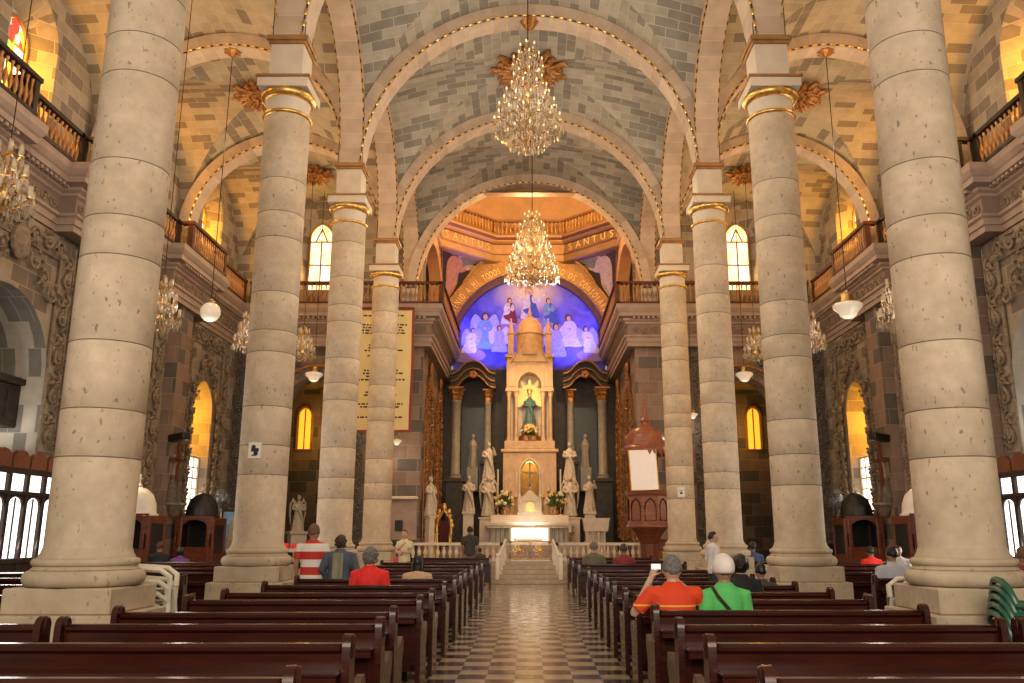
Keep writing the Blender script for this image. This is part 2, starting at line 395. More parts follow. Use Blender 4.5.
for y in CY[1:]:
    yy = y if y < 29 else 29.0
    arch('trim_1', 'X', 0, yy, MX - 0.27, 10.0, 10.06)
    for s in (-1, 1):
        if y < 29: arch('trim_2', 'X', s * 7.335, yy, 2.815, 10.37, 10.06, 0.255)
for i in range(4):
    for s in (-1, 1): arch('trim_3', 'Y', s * MX, BM[i], BAY / 2 - 0.285, 10.755, 10.062, 0.262, n=28)
for s in (-1, 1):
    mb = MB()
    for y in CY[:4]: mb.box(s * MX - 0.265, s * MX + 0.265, y - 0.265, y + 0.265, 10.06, 12.2)
    struct(mb.build('trim_3', 'cream', smooth=0), 'springing blocks over the columns on the %s of the nave' % SIDE[s])
# ---- vaults
def vault(name, cx, cy, hx, hy, A, B, mat, nx=44, nb=14):
    zA = lambda x: A[0] + A[1] * sqrt(max(0, 1 - (x / A[1]) ** 2))
    hB = lambda x: B[2] + (B[1] - B[2]) * (abs(x) / hx) ** 2
    zB = lambda x, y: B[0] + hB(x) * sqrt(max(0, 1 - (y / B[3]) ** 2))
    mb = MB(); rows = []
    for i in range(nx + 1):
        x = -hx + 2 * hx * i / nx; lo, hi = 0.0, hy
        if zB(x, hy) >= zA(x): yg = hy
        elif zB(x, 0) <= zA(x): yg = 0.0
        else:
            for _ in range(30):
                m = (lo + hi) / 2
                if zB(x, m) > zA(x): lo = m
                else: hi = m
            yg = lo
        rows.append((x, yg))
    def strip(fy, fz, fuv):
        vs = []; uv = []
        for x, yg in rows:
            for j in range(nb + 1):
                y = fy(yg, j / nb); vs.append((cx + x, cy + y, fz(x, y))); uv.append(fuv(x, y))
        fs = [(i * (nb + 1) + j, (i + 1) * (nb + 1) + j, (i + 1) * (nb + 1) + j + 1, i * (nb + 1) + j + 1) for i in range(nx) for j in range(nb)]
        mb.add(vs, fs, 0, uv)
    a = lambda x: A[1] * asin(max(-1, min(1, x / A[1])))
    strip(lambda g, t: g * (2 * t - 1), zB, lambda x, y: (x + 20, B[3] * asin(y / B[3]) * 1.15 + 20))
    strip(lambda g, t: g + (hy - g) * t, lambda x, y: zA(x), lambda x, y: (y + 20, a(x) + 20))
    strip(lambda g, t: -g - (hy - g) * t, lambda x, y: zA(x), lambda x, y: (y + 20.3, a(x) + 20))
    return struct(mb.build(name, mat, smooth=25))
for i in range(4):
    hy = BAY / 2
    vault('ceiling', 0, BM[i], MX, hy, (10.0, 4.34), (10.755, 2.7, 3.6, 2.7), 'vault')
    for s in (-1, 1): vault('ceiling', s * 7.425, BM[i], 3.175, hy, (10.37, 3.176), (10.755, 2.7, 2.8, 2.7), 'aislevault')
# spandrels above the arcade arches
for s in (-1, 1):
    for i in range(4):
        mb = MB(); n = 24; R = 2.62
        for sgn in (-0.15, 0.15):
            mb.grid(n, 1, lambda u, v: (s * MX + sgn, BM[i] - 2.615 + 5.23 * u, (10.755 + sqrt(max(0, R * R - (5.23 * u - 2.615) ** 2))) * (1 - v) + 14.3 * v))
        struct(mb.build('wall_%s' % SIDE[s], 'vault', smooth=0))
# ---- walls with openings
def pointed(hw, zs, k):
    R = hw * k
    return lambda d: zs + sqrt(max(0.0, R * R - (abs(d) + R - hw) ** 2))
def wallplane(mb, axis, pos, u0, u1, z0, z1, ops, out, mi=0, ri=1, splay=0.7, depth=0.6):
    P = lambda u, z, d=0.0: (pos + out * d, u, z) if axis == 'X' else (u, pos + out * d, z)
    ops = sorted(ops); cur = u0
    def quad(a, b, c, d, m): mb.add([a, b, c, d], [(0, 1, 2, 3)], m)
    for uc, hw, zb, fn in ops:
        quad(P(cur, z0), P(uc - hw, z0), P(uc - hw, z1), P(cur, z1), mi); cur = uc + hw
        n = 16; us = [uc - hw * cos(pi * i / n) for i in range(n + 1)]
        for a, b in zip(us, us[1:]):
            if zb > z0: quad(P(a, z0), P(b, z0), P(b, zb), P(a, zb), mi)
            quad(P(a, fn(a - uc)), P(b, fn(b - uc)), P(b, z1), P(a, z1), mi)
        per = [(uc - hw, zb)] + [(u, fn(u - uc)) for u in us] + [(uc + hw, zb)]
        sz = lambda z: zb + (z - zb) * (1 - 0.12 * (1 - splay) / 0.3)
        for (a, za), (b, zb_) in zip(per, per[1:] + per[:1]):
            A = P(uc + (a - uc) * splay, sz(za), depth); B = P(uc + (b - uc) * splay, sz(zb_), depth)
            if za == zb_ == zb: quad(P(a, za), P(b, zb_), B, A, ri)
            else:
                # split each reveal strip so that masonry courses show
                mb.add([P(a, za), P(b, zb_), B, A], [(0, 1, 2, 3)], ri)
    quad(P(cur, z0), P(u1, z0), P(u1, z1), P(cur, z1), mi)
XW = 10.6; XL = 10.4; YE = 29.3
clere = [(y, 0.85, 10.3, pointed(0.85, 12.0, 1.25)) for y in BM]
bayA = (BM[1], 1.65, 0.0, pointed(1.65, 4.75, 1.0)); bayB, bayC, bayZ = [(BM[k], 0.8, 2.0, pointed(0.8, 5.35, 1.2)) for k in (2, 3, 0)]
ENDW = (7.72, 0.85, 10.1, pointed(0.85, 12.25, 1.35)); CHAP = (7.45, 1.15, 0.0, pointed(1.15, 5.75, 1.05))
for s in (-1, 1):
    f = s > 0; nm = 'wall_%s' % SIDE[s]
    mb = MB(); wallplane(mb, 'X', -XW, 4, YE, 9.3, 14.3, clere, -1, splay=0.6, depth=0.55); struct(mb.build(nm, ['upperwall', 'upperwall'], smooth=0, flipx=f))
    mb = MB(); wallplane(mb, 'X', -XL, 4, YE, 0, 9.3, [bayZ, bayB, bayC], -1, splay=0.9, depth=1.0) if False else None
    wallplane(mb, 'X', -XL, 4, CY[1], 0, 9.3, [bayZ], -1, splay=0.85, depth=1.0)
    wallplane(mb, 'X', -XL, CY[1], CY[2], 0, 9.3, [bayA], -1, 0, 2, splay=0.98, depth=2.2)
    wallplane(mb, 'X', -XL, CY[2], YE, 0, 9.3, [bayB, bayC], -1, splay=0.85, depth=1.0)
    mb.box(-12.7, -12.6, CY[1], CY[2], 0, 7, 0)
    w = struct(mb.build(nm, ['wall', 'wall', 'banded'], smooth=0, flipx=f))
    # end wall of the aisle, chancel side wall
    mb = MB(); wallplane(mb, 'Y', YE, -XW, -3.75, 9.3, 14.3, [(-ENDW[0], *ENDW[1:])], 1, splay=0.55, depth=0.6); struct(mb.build('wall_back', ['upperwall', 'upperwall'], smooth=0, flipx=f))
    mb = MB(); wallplane(mb, 'Y', YE, -XW, -3.75, 0, 9.3, [(-CHAP[0], *CHAP[1:])], 1, 0, 0, splay=1.0, depth=0.9); wallplane(mb, 'X', -3.75, YE, 37.2, 0, 9.6, [], -1)
    struct(mb.build('wall_back', ['pier', 'pier'], smooth=0, flipx=f))
    # side chapel seen through the arch
    mb = MB(); mb.box(-10.3, -10.2, 30.2, 35, 0, 7.4); mb.box(-4.3, -4.2, 30.2, 35, 0, 7.4); mb.box(-10.3, -4.2, 35, 35.1, 0, 7.4); mb.box(-10.3, -4.2, 30.2, 35.1, 7.4, 7.5)
    struct(mb.build('wall_chapel', 'pier', smooth=0, flipx=f))
    struct(MB().box(-10.3, -4.2, 29.3, 35, -0.2, 0).build('floor', 'chancel_floor', smooth=0, flipx=f))
    # dado along the walls
    mb = MB(); mb.box(-XL, -XL + 0.06, 4, BM[1] - 1.7, 0, 1.25); mb.box(-XL, -XL + 0.06, BM[1] + 1.7, YE, 0, 1.25); mb.box(-XL, -8.65, YE - 0.06, YE, 0, 1.2); mb.box(-6.25, -3.75, YE - 0.06, YE, 0, 1.25)
    struct(mb.build('baseboard_%s' % SIDE[s], 'black_dado', smooth=0, flipx=f))
    # wall piers: below the gallery (with pink and grey courses) and above it
    mb = MB()
    for y in CY[1:4]: mb.box(-XL, -10.05, y - 0.42, y + 0.42, 0, 8.0)
    p = struct(mb.build('trim_4', 'pier', smooth=0, flipx=f))
    mb = MB()
    for y in CY[1:4]: mb.box(-XW, -10.15, y - 0.3, y + 0.3, 9.3, 10.4)
    struct(mb.build('trim_4', 'upperwall', smooth=0, flipx=f))
    # pier at the chancel corner carrying the last arch
    mb = MB(); mb.box(-4.5, -3.98, 28.73, 29.3, 9.3, 10.06); struct(mb.build('trim_4', 'cream', smooth=0, flipx=f))

# ---- entablature: swept along the wall, breaking forward at each pier
def sweep_path(mb, path, sec, mis, closed=False):
    n = len(path); P = [Vector((p[0], p[1])) for p in path]; off = []
    for i in range(n):
        d0 = (P[i] - P[i - 1]).normalized() if i > 0 else (P[1] - P[0]).normalized()
        d1 = (P[i + 1] - P[i]).normalized() if i < n - 1 else d0
        n0 = Vector((d0.y, -d0.x)); n1 = Vector((d1.y, -d1.x)); b = n0 + n1
        off.append(b / max(0.3, b.dot(n0)))
    vs = []
    for i in range(n):
        for o, z in sec: q = P[i] + off[i] * o; vs.append((q.x, q.y, z))
    m = len(sec)
    for i in range(n - 1):
        for k in range(m - 1): mb.add([vs[i * m + k], vs[i * m + k + 1], vs[(i + 1) * m + k + 1], vs[(i + 1) * m + k]], [(0, 1, 2, 3)], mis[k])
XE = 10.4
epath = [(-XE, 4.0)]
for y in CY[1:4]: epath += [(-XE, y - 1.35), (-XE + 0.38, y - 1.35), (-XE + 0.38, y + 1.35), (-XE, y + 1.35)]
epath += [(-XE, 29.05), (-3.52, 29.05), (-3.52, 36.6)]
esec = [(-0.3, 7.95), (0.06, 7.95), (0.06, 8.1), (0.10, 8.1), (0.10, 8.25), (0.16, 8.28), (0.16, 8.34), (0.05, 8.36), (0.05, 8.72), (0.12, 8.76), (0.12, 8.82), (0.20, 8.86), (0.20, 8.93), (0.36, 8.98), (0.36, 9.10), (0.40, 9.14), (0.46, 9.24), (0.46, 9.4), (-0.3, 9.4)]
emis_ = [1, 0, 0, 0, 0, 0, 0, 1, 0, 0, 0, 0, 1, 0, 0, 0, 0, 0]
for s in (-1, 1):
    f = s > 0; mb = MB(); sweep_path(mb, epath, esec, emis_)
    e = struct(mb.build('trim_5', ['mauve', 'mauve2'], smooth=0, flipx=f), 'long entablature under the gallery on the %s' % SIDE[s])
    d = MB(); g = MB()                                  # dentils and frieze scrolls
    for (x0, y0), (x1, y1) in zip(epath, epath[1:]):
        ln = hypot(x1 - x0, y1 - y0)
        if ln < 1 or y1 < 12: continue
        dx, dy = (x1 - x0) / ln, (y1 - y0) / ln; nx, ny = dy, -dx
        for k in range(int(ln / 0.17)):
            t = (k + 0.5) * 0.17; T = Tm((x0 + dx * t + nx * 0.2, y0 + dy * t + ny * 0.2, 8.955), atan2(dy, dx))
            d.box(-0.045, 0.045, -0.13, 0.03, -0.055, 0.055, 0, T)
        for k in range(int(ln / 0.34)):
            t = (k + 0.5) * 0.34; sg = 1 if k % 2 else -1; c = (x0 + dx * t + nx * 0.07, y0 + dy * t + ny * 0.07)
            q = [(c[0] + dx * r * cos(a), c[1] + dy * r * cos(a), 8.54 + sg * r * sin(a)) for a, r in ((i * 0.75, 0.15 - 0.0125 * i) for i in range(11))]
            g.tube(q, 0.028, 5)
    d.build('dentil', 'mauve', e, smooth=0, flipx=f); g.build('frieze_scroll', 'carved', e, flipx=f)

# ---- carved frames round the bays
def scroll_line(mb, A, B, nrm, w=0.34, step=0.42, rnd=None):
    A = Vector(A); B = Vector(B); d = B - A; ln = d.length; d.normalize(); nrm = Vector(nrm); sd = d.cross(nrm)
    k = max(1, int(ln / step)); step = ln / k
    for i in range(k):
        c = A + d * (step * (i + 0.5)) + nrm * 0.05; sg = 1 if i % 2 else -1
        pts = [c + d * (r * cos(a)) + sd * (sg * r * sin(a)) for a, r in ((j * 0.7, w * (0.5 - 0.04 * j)) for j in range(12))]
        mb.tube(pts, [0.045 - 0.002 * j for j in range(12)], 6)
        mb.ball(c, 0.055, 6, 5)
        for q in range(3):
            a = 1.3 + q * 0.9; p = c + d * (w * 0.55 * cos(a)) - sd * (sg * w * 0.5 * sin(a))
            mb.tube([p - d * 0.05, p + nrm * 0.03, p + d * 0.08 * cos(a) - sd * sg * 0.1], [0.02, 0.05, 0.01], 5)
for s in (-1, 1):
    f = s > 0
    for bi, y in ((1, BM[1]), (2, BM[2]), (3, BM[3])):
        mb = MB(); x = -XL + 0.05; big = bi == 1
        lo = 1.3 if not big else 3.2; hw = 1.85 if big else 1.6; zt = 7.6
        for sg in (-1, 1):
            mb.box(-XL, x, y + sg * hw - 0.25, y + sg * hw + 0.25, lo, zt + 0.3, 1)
            for e in (-0.27, 0.27): mb.tube([(x, y + sg * hw + e, lo), (x, y + sg * hw + e, zt + 0.25)], 0.035, 6)
            scroll_line(mb, (x, y + sg * hw, lo + 0.1), (x, y + sg * hw, zt), (1, 0, 0))
        mb.box(-XL, x, y - hw + 0.2, y + hw - 0.2, zt - 0.22, zt + 0.3, 1); scroll_line(mb, (x, y - hw + 0.2, zt + 0.03), (x, y + hw - 0.2, zt + 0.03), (1, 0, 0))
        if not big:                                       # scrolls following the pointed head
            for sg in (-1, 1): scroll_line(mb, (x, y + sg * 1.08, 5.7), (x, y, 7.3), (1, 0, 0), 0.4); scroll_line(mb, (x, y + sg * 1.08, 2.0), (x, y + sg * 1.08, 5.7), (1, 0, 0), 0.22, 0.3)
        else:
            mb.ball((x + 0.05, y, 7.3), (0.12, 0.3, 0.38), 10, 8)
            for sg in (-1, 1): scroll_line(mb, (x, y + sg * 1.5, 6.4), (x, y + sg * 0.4, 7.2), (1, 0, 0), 0.4)
        struct(mb.build('trim_6', ['carved', 'wall'], smooth=40, flipx=f), 'carved scrollwork frame on the aisle wall')
    # end wall: dark carved strips beside and over the chapel arch, gilt moulding on the arch
    mb = MB(); y = YE - 0.05
    for x in (-10.12, -8.85, -5.95):
        mb.box(x - 0.2, x + 0.2, y, YE, 1.3 if x < -9 else 1.3, 7.9, 1); scroll_line(mb, (x, y, 1.4), (x, y, 7.8), (0, -1, 0), 0.3)
    for k in range(7):
        a0 = pi * k / 7; a1 = pi * (k + 1) / 7; scroll_line(mb, (-CHAP[0] - 1.34 * cos(a0), y, 5.8 + 1.34 * sin(a0)), (-CHAP[0] - 1.34 * cos(a1), y, 5.8 + 1.34 * sin(a1)), (0, -1, 0), 0.3)
    for sg in (-1, 1): mb.ball((-CHAP[0] + sg * 1.1, y, 7.3), (0.25, 0.06, 0.2), 8, 6); scroll_line(mb, (-CHAP[0] + sg * 0.5, y, 7.5), (-CHAP[0] + sg * 1.35, y, 6.9), (0, -1, 0), 0.36)
    struct(mb.build('trim_6', ['darkcarved', 'darkcarved'], smooth=40, flipx=f), 'dark carved scrollwork on the end wall of the aisle')
    b = MB(); b.tube([(-CHAP[0] - 1.5 * cos(pi * k / 24), YE - 0.1, 5.8 + 1.5 * sin(pi * k / 24)) for k in range(25)], 0.05, 6)
    struct(b.build('trim_7', 'oldgold', flipx=f), 'gilt moulding over the side chapel arch')
    # chancel side wall: gilt pointed panel with niche
    mb = MB(); x = -3.72
    for yc in (31.0, 34.4):
        pts = [(x, yc + sg_, z) for sg_, z in ((-0.8, 1.3), (-0.8, 5.4), (-0.62, 6.3), (-0.3, 6.95), (0, 7.35), (0.3, 6.95), (0.62, 6.3), (0.8, 5.4), (0.8, 1.3))]
        mb.tube(pts, 0.045, 6)
        for a, b_ in zip(pts, pts[1:]): scroll_line(mb, a, b_, (1, 0, 0), 0.16, 0.24)
        mb.ball((x + 0.06, yc, 7.55), (0.1, 0.22, 0.25), 8, 6)
    struct(mb.build('trim_7', 'oldgold', flipx=f), 'gilt scrollwork panels on the chancel side wall')
# ================================================================ COLUMNS
def column(s, i):
    y = CY[i]
    t = thing('stone_column', 'thick pale stone column with a poster, %s on the %s of the nave' % (('nearest', 'second', 'third', 'fourth')[i], SIDE[s]) if (s, i) == (-1, 1) else 'tall pale stone column, %s from the camera on the %s of the nave' % (('nearest', 'second', 'third', 'fourth')[i], SIDE[s]), 'column', (s * MX - (0.08 if (s, i) == (1, 0) else 0), y, 0), 0, 'columns along the nave')
    mb = MB(); mb.cbox(-0.57, 0.57, -0.57, 0.57, 0, 0.8, 0.012); mb.cbox(-0.49, 0.49, -0.49, 0.49, 0.8, 1.03, 0.015); mb.build('plinth', 'plinth', t)
    mb = MB(); pr = [(0.49, 1.03)]
    pr += [(0.465 + 0.07 * cos(a), 1.105 + 0.075 * sin(a)) for a in [(-pi / 2 + pi * k / 8) for k in range(9)]]
    pr += [(0.475, 1.185), (0.455, 1.2), (0.455, 1.215)] + [(0.44 + 0.035 * cos(a), 1.25 + 0.035 * sin(a)) for a in [(-pi / 2 + pi * k / 6) for k in range(7)]]
    pr += [(0.425, 1.29), (0.425, 1.305), (0.405, 1.33), (0.39, 1.38)]
    mb.lathe(pr, n=48); mb.build('base', 'plinth', t, smooth=50)
    rnd = random.Random(i * 7 + s); z = 1.38; pr = [(0.386, z)]; mis = []
    k = 0
    while z < 8.5:
        d = min(8.58, z + ((0.95, 0.42, 0.62)[k % 3]) * rnd.uniform(0.85, 1.15)); k += 1
        if 8.58 - d < 0.3: d = 8.58
        pr += [(0.386, d - 0.006)]; mis += [0]
        if d < 8.55: pr += [(0.381, d), (0.386, d + 0.006)]; mis += [1, 1]
        z = d
    mb = MB(); mb.lathe(pr, n=48, mis=mis); mb.build('shaft', ['column', 'joint'], t, smooth=50)
    mb = MB(); pr = [(0.37, 8.58), (0.37, 8.84), (0.395, 8.9), (0.40, 8.93)]; mb.lathe(pr, n=40)
    mb.cbox(-0.44, 0.44, -0.44, 0.44, 9.03, 9.2, 0.01); mb.cbox(-0.29, 0.29, -0.29, 0.29, 9.24, 9.92, 0.008)
    T = Matrix(); q = MB(); pr2 = [(0.30, 9.92), (0.36, 9.97), (0.36, 10.0)]
    mb.build('capital', 'cream', t, smooth=40)
    for pr2, nm in (([(0.38, 8.56), (0.415, 8.575), (0.425, 8.6), (0.415, 8.625), (0.375, 8.64)], 'gilt_neck_ring'), ([(0.395, 8.88), (0.43, 8.9), (0.465, 8.94), (0.475, 8.985), (0.455, 9.02), (0.40, 9.03)], 'gilt_ring')):
        mb = MB(); mb.lathe(pr2, n=40); mb.build(nm, 'gold', t, smooth=60)
    mb = MB(); mb.cbox(-0.47, 0.47, -0.47, 0.47, 9.2, 9.245, 0.012); mb.build('abacus', 'goldbrown', t)
    mb = MB(); mb.cbox(-0.33, 0.33, -0.33, 0.33, 9.92, 9.97, 0.01); mb.cbox(-0.37, 0.37, -0.37, 0.37, 9.97, 10.06, 0.015); mb.build('impost_moulding', 'goldbrown', t)
    return t
for s in (-1, 1):
    for i in range(4): column(s, i)
# posters fixed to two of the columns
def poster(name, label, x, y, z, w, h, draw):
    t = thing(name, label, 'poster', (x, y, z))
    MB().cbox(-w / 2, w / 2, 0, 0.012, -h / 2, h / 2, 0.002).build('sheet', 'white', t); draw(t); return t
M['ink'] = plain('black_ink', (0.02, 0.02, 0.025), 0.6)
def icon(t):
    mb = MB(); mb.box(-0.055, 0.06, -0.004, 0.0, -0.02, 0.035); mb.ball((-0.02, -0.002, 0.055), (0.035, 0.004, 0.03), 10, 6); mb.box(-0.015, 0.05, -0.004, 0, -0.075, -0.02); mb.box(-0.05, 0.03, -0.004, 0, -0.085, -0.07); mb.build('printed_symbol', 'ink', t)
poster('notice_sheet', 'white notice with a black symbol on the second column at the left of the nave', -4.28, CY[1] - 0.402, 2.78, 0.2, 0.25, icon)
def icon2(t):
    mb = MB(); mb.box(-0.05, 0.05, -0.004, 0, 0.03, 0.045); mb.box(-0.03, 0.03, -0.004, 0, -0.06, 0.0); mb.build('printed_symbol', 'ink', t)
poster('notice_sheet', 'small white notice on the fourth column at the right of the nave', 4.2, CY[3] - 0.402, 2.64, 0.2, 0.27, icon2)

# ================================================================ GALLERY BALUSTRADES
BPROF = [(0.035, 0.0), (0.035, 0.05), (0.02, 0.07), (0.028, 0.12), (0.05, 0.22), (0.045, 0.3), (0.02, 0.42), (0.018, 0.5), (0.03, 0.54), (0.018, 0.57), (0.035, 0.6), (0.035, 0.64)]
BALME = {}
def balustrade(label, path, z, mrail='railwood', mbal='baluster', hgt=0.64, sp=0.165, name='gallery_balustrade', group='gallery balustrades', prof=BPROF, rw=0.08, post=True):
    o0 = Vector(path[0]); t = thing(name, label, 'balustrade', (o0.x, o0.y, z), 0, group)
    P = [Vector(p) - o0 for p in path]
    for nm, a, b, w in (('bottom_rail', 0, 0.07, rw), ('handrail', 0.07 + hgt, 0.16 + hgt, rw + 0.02)):
        mb = MB(); sec = [(-w, a), (w, a), (w, b), (-w, b), (-w, a)]; sweep_path(mb, [(p.x, p.y) for p in P], sec, [0] * 4)
        for q in (P[0], P[-1]): mb.box(q.x - w, q.x + w, q.y - w, q.y + w, a, b)
        mb.build(nm, mrail, t, smooth=0)
    key = (mbal, hgt)
    if key not in BALME: b = MB(); k = hgt / 0.64; b.lathe([(r, q * k) for r, q in prof], n=8); BALME[key] = b.mesh('baluster', [mbal], 60)
    n = 0
    for a, b in zip(P, P[1:]):
        ln = (b - a).length; k = max(1, round(ln / sp))
        for i in range(k):
            q = a + (b - a) * ((i + 0.5) / k); o = bpy.data.objects.new('baluster', BALME[key]); COL.objects.link(o); o.parent = t; o.location = (q.x, q.y, 0.07); KIDS.setdefault(t.name, []).append(o)
    if post:
        for q in P: MB().box(q.x - 0.07, q.x + 0.07, q.y - 0.07, q.y + 0.07, 0, hgt + 0.07).build('corner_post', mrail, t, smooth=0)
    return t
ZR = 9.4
for s in (-1, 1):
    sd = SIDE[s]; xr = s * 9.99; xb = s * 9.62
    for i, nm in ((1, 'second'), (2, 'third'), (3, 'fourth')):
        y = CY[i]; dk = 'darkwood'
        balustrade('dark balcony balustrade standing forward level with the %s column, %s aisle gallery' % (nm, sd), [(xr, y - 1.3), (xb, y - 1.3), (xb, y + 1.3), (xr, y + 1.3)], ZR, 'darkwood' if i < 3 else 'railwood')
    for a, b, nm in ((CY[1], CY[2], 'second and third'), (CY[2], CY[3], 'third and fourth')):
        balustrade('straight dark gallery balustrade between the %s columns, %s aisle' % (nm, sd), [(xr, a + 1.52), (xr, b - 1.52)], ZR, 'darkwood')
    balustrade('reddish gallery balustrade past the fourth column, running to the end wall, %s aisle' % sd, [(xr, CY[3] + 1.52), (xr, 28.4)], ZR)
    balustrade('reddish gallery balustrade across the end wall under the lit window, %s aisle' % sd, [(s * 9.75, 28.65), (s * 3.1, 28.65)], ZR)
    balustrade('gallery balustrade along the %s side wall of the chancel' % sd, [(s * 3.1, 28.88), (s * 3.1, 35.8)], ZR)

# ================================================================ WINDOWS
def stained(name, side):
    m, nt, b = nodes(name)
    tc = nt.nodes.new('ShaderNodeTexCoord'); sp = nt.nodes.new('ShaderNodeSeparateXYZ'); L(nt, tc.outputs['Object'], sp.inputs[0])
    v = tex(nt, 'ShaderNodeTexVoronoi', 4.5, 'Object'); hs = nt.nodes.new('ShaderNodeSeparateColor'); L(nt, v.outputs['Color'], hs.inputs[0])
    if side: cols = [(0, (0.9, 0.06, 0.04)), (0.22, (0.95, 0.75, 0.95)), (0.45, (0.25, 0.75, 0.12)), (0.62, (1, 0.9, 0.75)), (0.8, (1.0, 0.55, 0.03))]
    else: cols = [(0, (1, 0.82, 0.45)), (0.4, (1, 0.92, 0.7)), (0.7, (1, 0.72, 0.25))]
    top = ramp(nt, hs.outputs[0], cols, 'CONSTANT')
    n = tex(nt, 'ShaderNodeTexNoise', 1.5, 'Object')
    low = ramp(nt, n.outputs[0], [(0.4, (1, 0.80, 0.40)), (0.6, (1, 0.95, 0.80))])
    gt = nt.nodes.new('ShaderNodeMath'); gt.operation = 'GREATER_THAN'; L(nt, sp.outputs['Y'], gt.inputs[0]); gt.inputs[1].default_value = 1.15 if side else 1.95
    c = mixc(nt, gt.outputs[0], low, top)
    L(nt, c, b.inputs['Base Color']); L(nt, c, b.inputs['Emission Color']); b.inputs['Emission Strength'].default_value = 1.25 if side else 1.3
    return m
M['stained'] = stained('stained_glass', True); M['amberglass'] = stained('amber_window_glass', False)
M['revealglow'] = emis('orange_reveal_glow', (1.0, 0.42, 0.03), 1.3)  # glow standing in for lit stone in the side chapels
M['yellowglass'] = emis('yellow_glass', (1.0, 0.62, 0.06), 3.0)
M['winframe'] = plain('gilded_window_frame', (0.42, 0.2, 0.05), 0.5)
M['whiteframe'] = plain('cream_window_frame', (0.75, 0.62, 0.42), 0.5)
WN = 0
def poly_window(name, hw, zb, fn, T, glass, frame, bars, fr=0.05, z0=0.0):
    o = MB(); n = 20; per = [(-hw, zb)] + [(-hw * cos(pi * i / n), fn(-hw * cos(pi * i / n))) for i in range(n + 1)] + [(hw, zb)]
    mb = MB(); R = T @ Matrix.Rotation(pi / 2, 4, 'X')
    mb.prism([(x, z - z0) for x, z in per], -0.01, 0.01, None, 0); 
    w = struct(mb.build(name, frame, smooth=0)); w.matrix_world = R; w.location.z += z0
    fm = MB(); q = [(x, z - z0, 0.03) for x, z in per]; fm.tube(q, fr, 6, closed=True)
    for a, b in bars: fm.tube([(a[0], a[1] - z0, 0.03), (b[0], b[1] - z0, 0.03)], fr * 0.6, 5)
    w.data.materials.clear(); w.data.materials.append(M[glass]); fm.build('window_frame', frame, w); return w
for s in (-1, 1):
    for i, y in enumerate(BM):
        WN += 1; hw = 0.46; fn = pointed(hw, 11.85, 1.25)
        T = Tm((s * (XW + 0.5), y, 0), s * pi / 2 * -1)
        poly_window('window_%d' % WN, hw, 10.25, fn, T, 'stained', 'winframe', [((0, 10.25), (0, 11.8)), ((-hw, 11.8), (hw, 11.8)), ((-hw, 11.0), (hw, 11.0))], z0=10.25)
        light('AREA', 'window_daylight', (s * (XW + 0.42), y - 0.15, 11.2), 125, (1.0, 0.44, 0.025), 0.7, target=(s * (XW - 0.5), y + 1.5, 10.9), size_y=1.7)
    WN += 1; hw = 0.44; fn = pointed(hw, 12.25, 1.35)
    poly_window('window_%d' % WN, hw, 10.1, fn, Tm((s * ENDW[0], YE + 0.55, 0)), 'amberglass', 'winframe', [((0, 10.1), (0, 12.1)), ((-hw, 12.1), (hw, 12.1)), ((-0.22, 12.1), (0, 12.6)), ((0.22, 12.1), (0, 12.6)), ((-hw, 11.2), (hw, 11.2))], 0.045, z0=10.1)
    light('AREA', 'window_daylight', (s * ENDW[0], YE + 0.4, 11.2), 70, (1.0, 0.62, 0.2), 0.8, target=(s * ENDW[0], 20, 9), size_y=1.8)
    for i, y in ((2, BM[2]), (3, BM[3])):                     # lancet windows of the aisle wall
        WN += 1; hw = 0.68; fn = pointed(hw, 5.35, 1.2); T = Tm((s * (XL + 0.9), y, 0), s * pi / 2 * -1)
        poly_window('window_%d' % WN, hw, 3.95, fn, T, 'yellowglass', 'winframe', [((0, 3.95), (0, 5.6))], z0=3.95)
        WN += 1
        hw = 0.76; bars = [((x, 2.05), (x, 3.9)) for x in (-0.38, 0, 0.38)] + [((-hw, z), (hw, z)) for z in (2.58, 2.91, 3.24, 3.57)]
        T = Tm((s * (XL + 0.33), y, 0), s * pi / 2 * -1)
        poly_window('window_%d' % WN, hw, 2.05, lambda d: 3.9, T, 'daylight', 'whiteframe', bars, 0.045, z0=2.05)
        light('AREA', 'window_daylight', (s * (XL + 0.82), y - 0.25, 4.9), 85, (1.0, 0.44, 0.025), 0.5, target=(s * (XL + 0.1), y + 1.2, 4.6), size_y=1.6)
        light('AREA', 'window_daylight', (s * (XL + 0.25), y, 3.1), 40, (1.0, 0.9, 0.75), 0.7, target=(s * 6, y - 1, 0.5), size_y=1.4)
    light('POINT', 'chapel_glow_light', (s * 8.6, 33.8, 5.6), 45, (1.0, 0.55, 0.08), 0.3)  # added point light carrying the panel's orange glow into the chapel

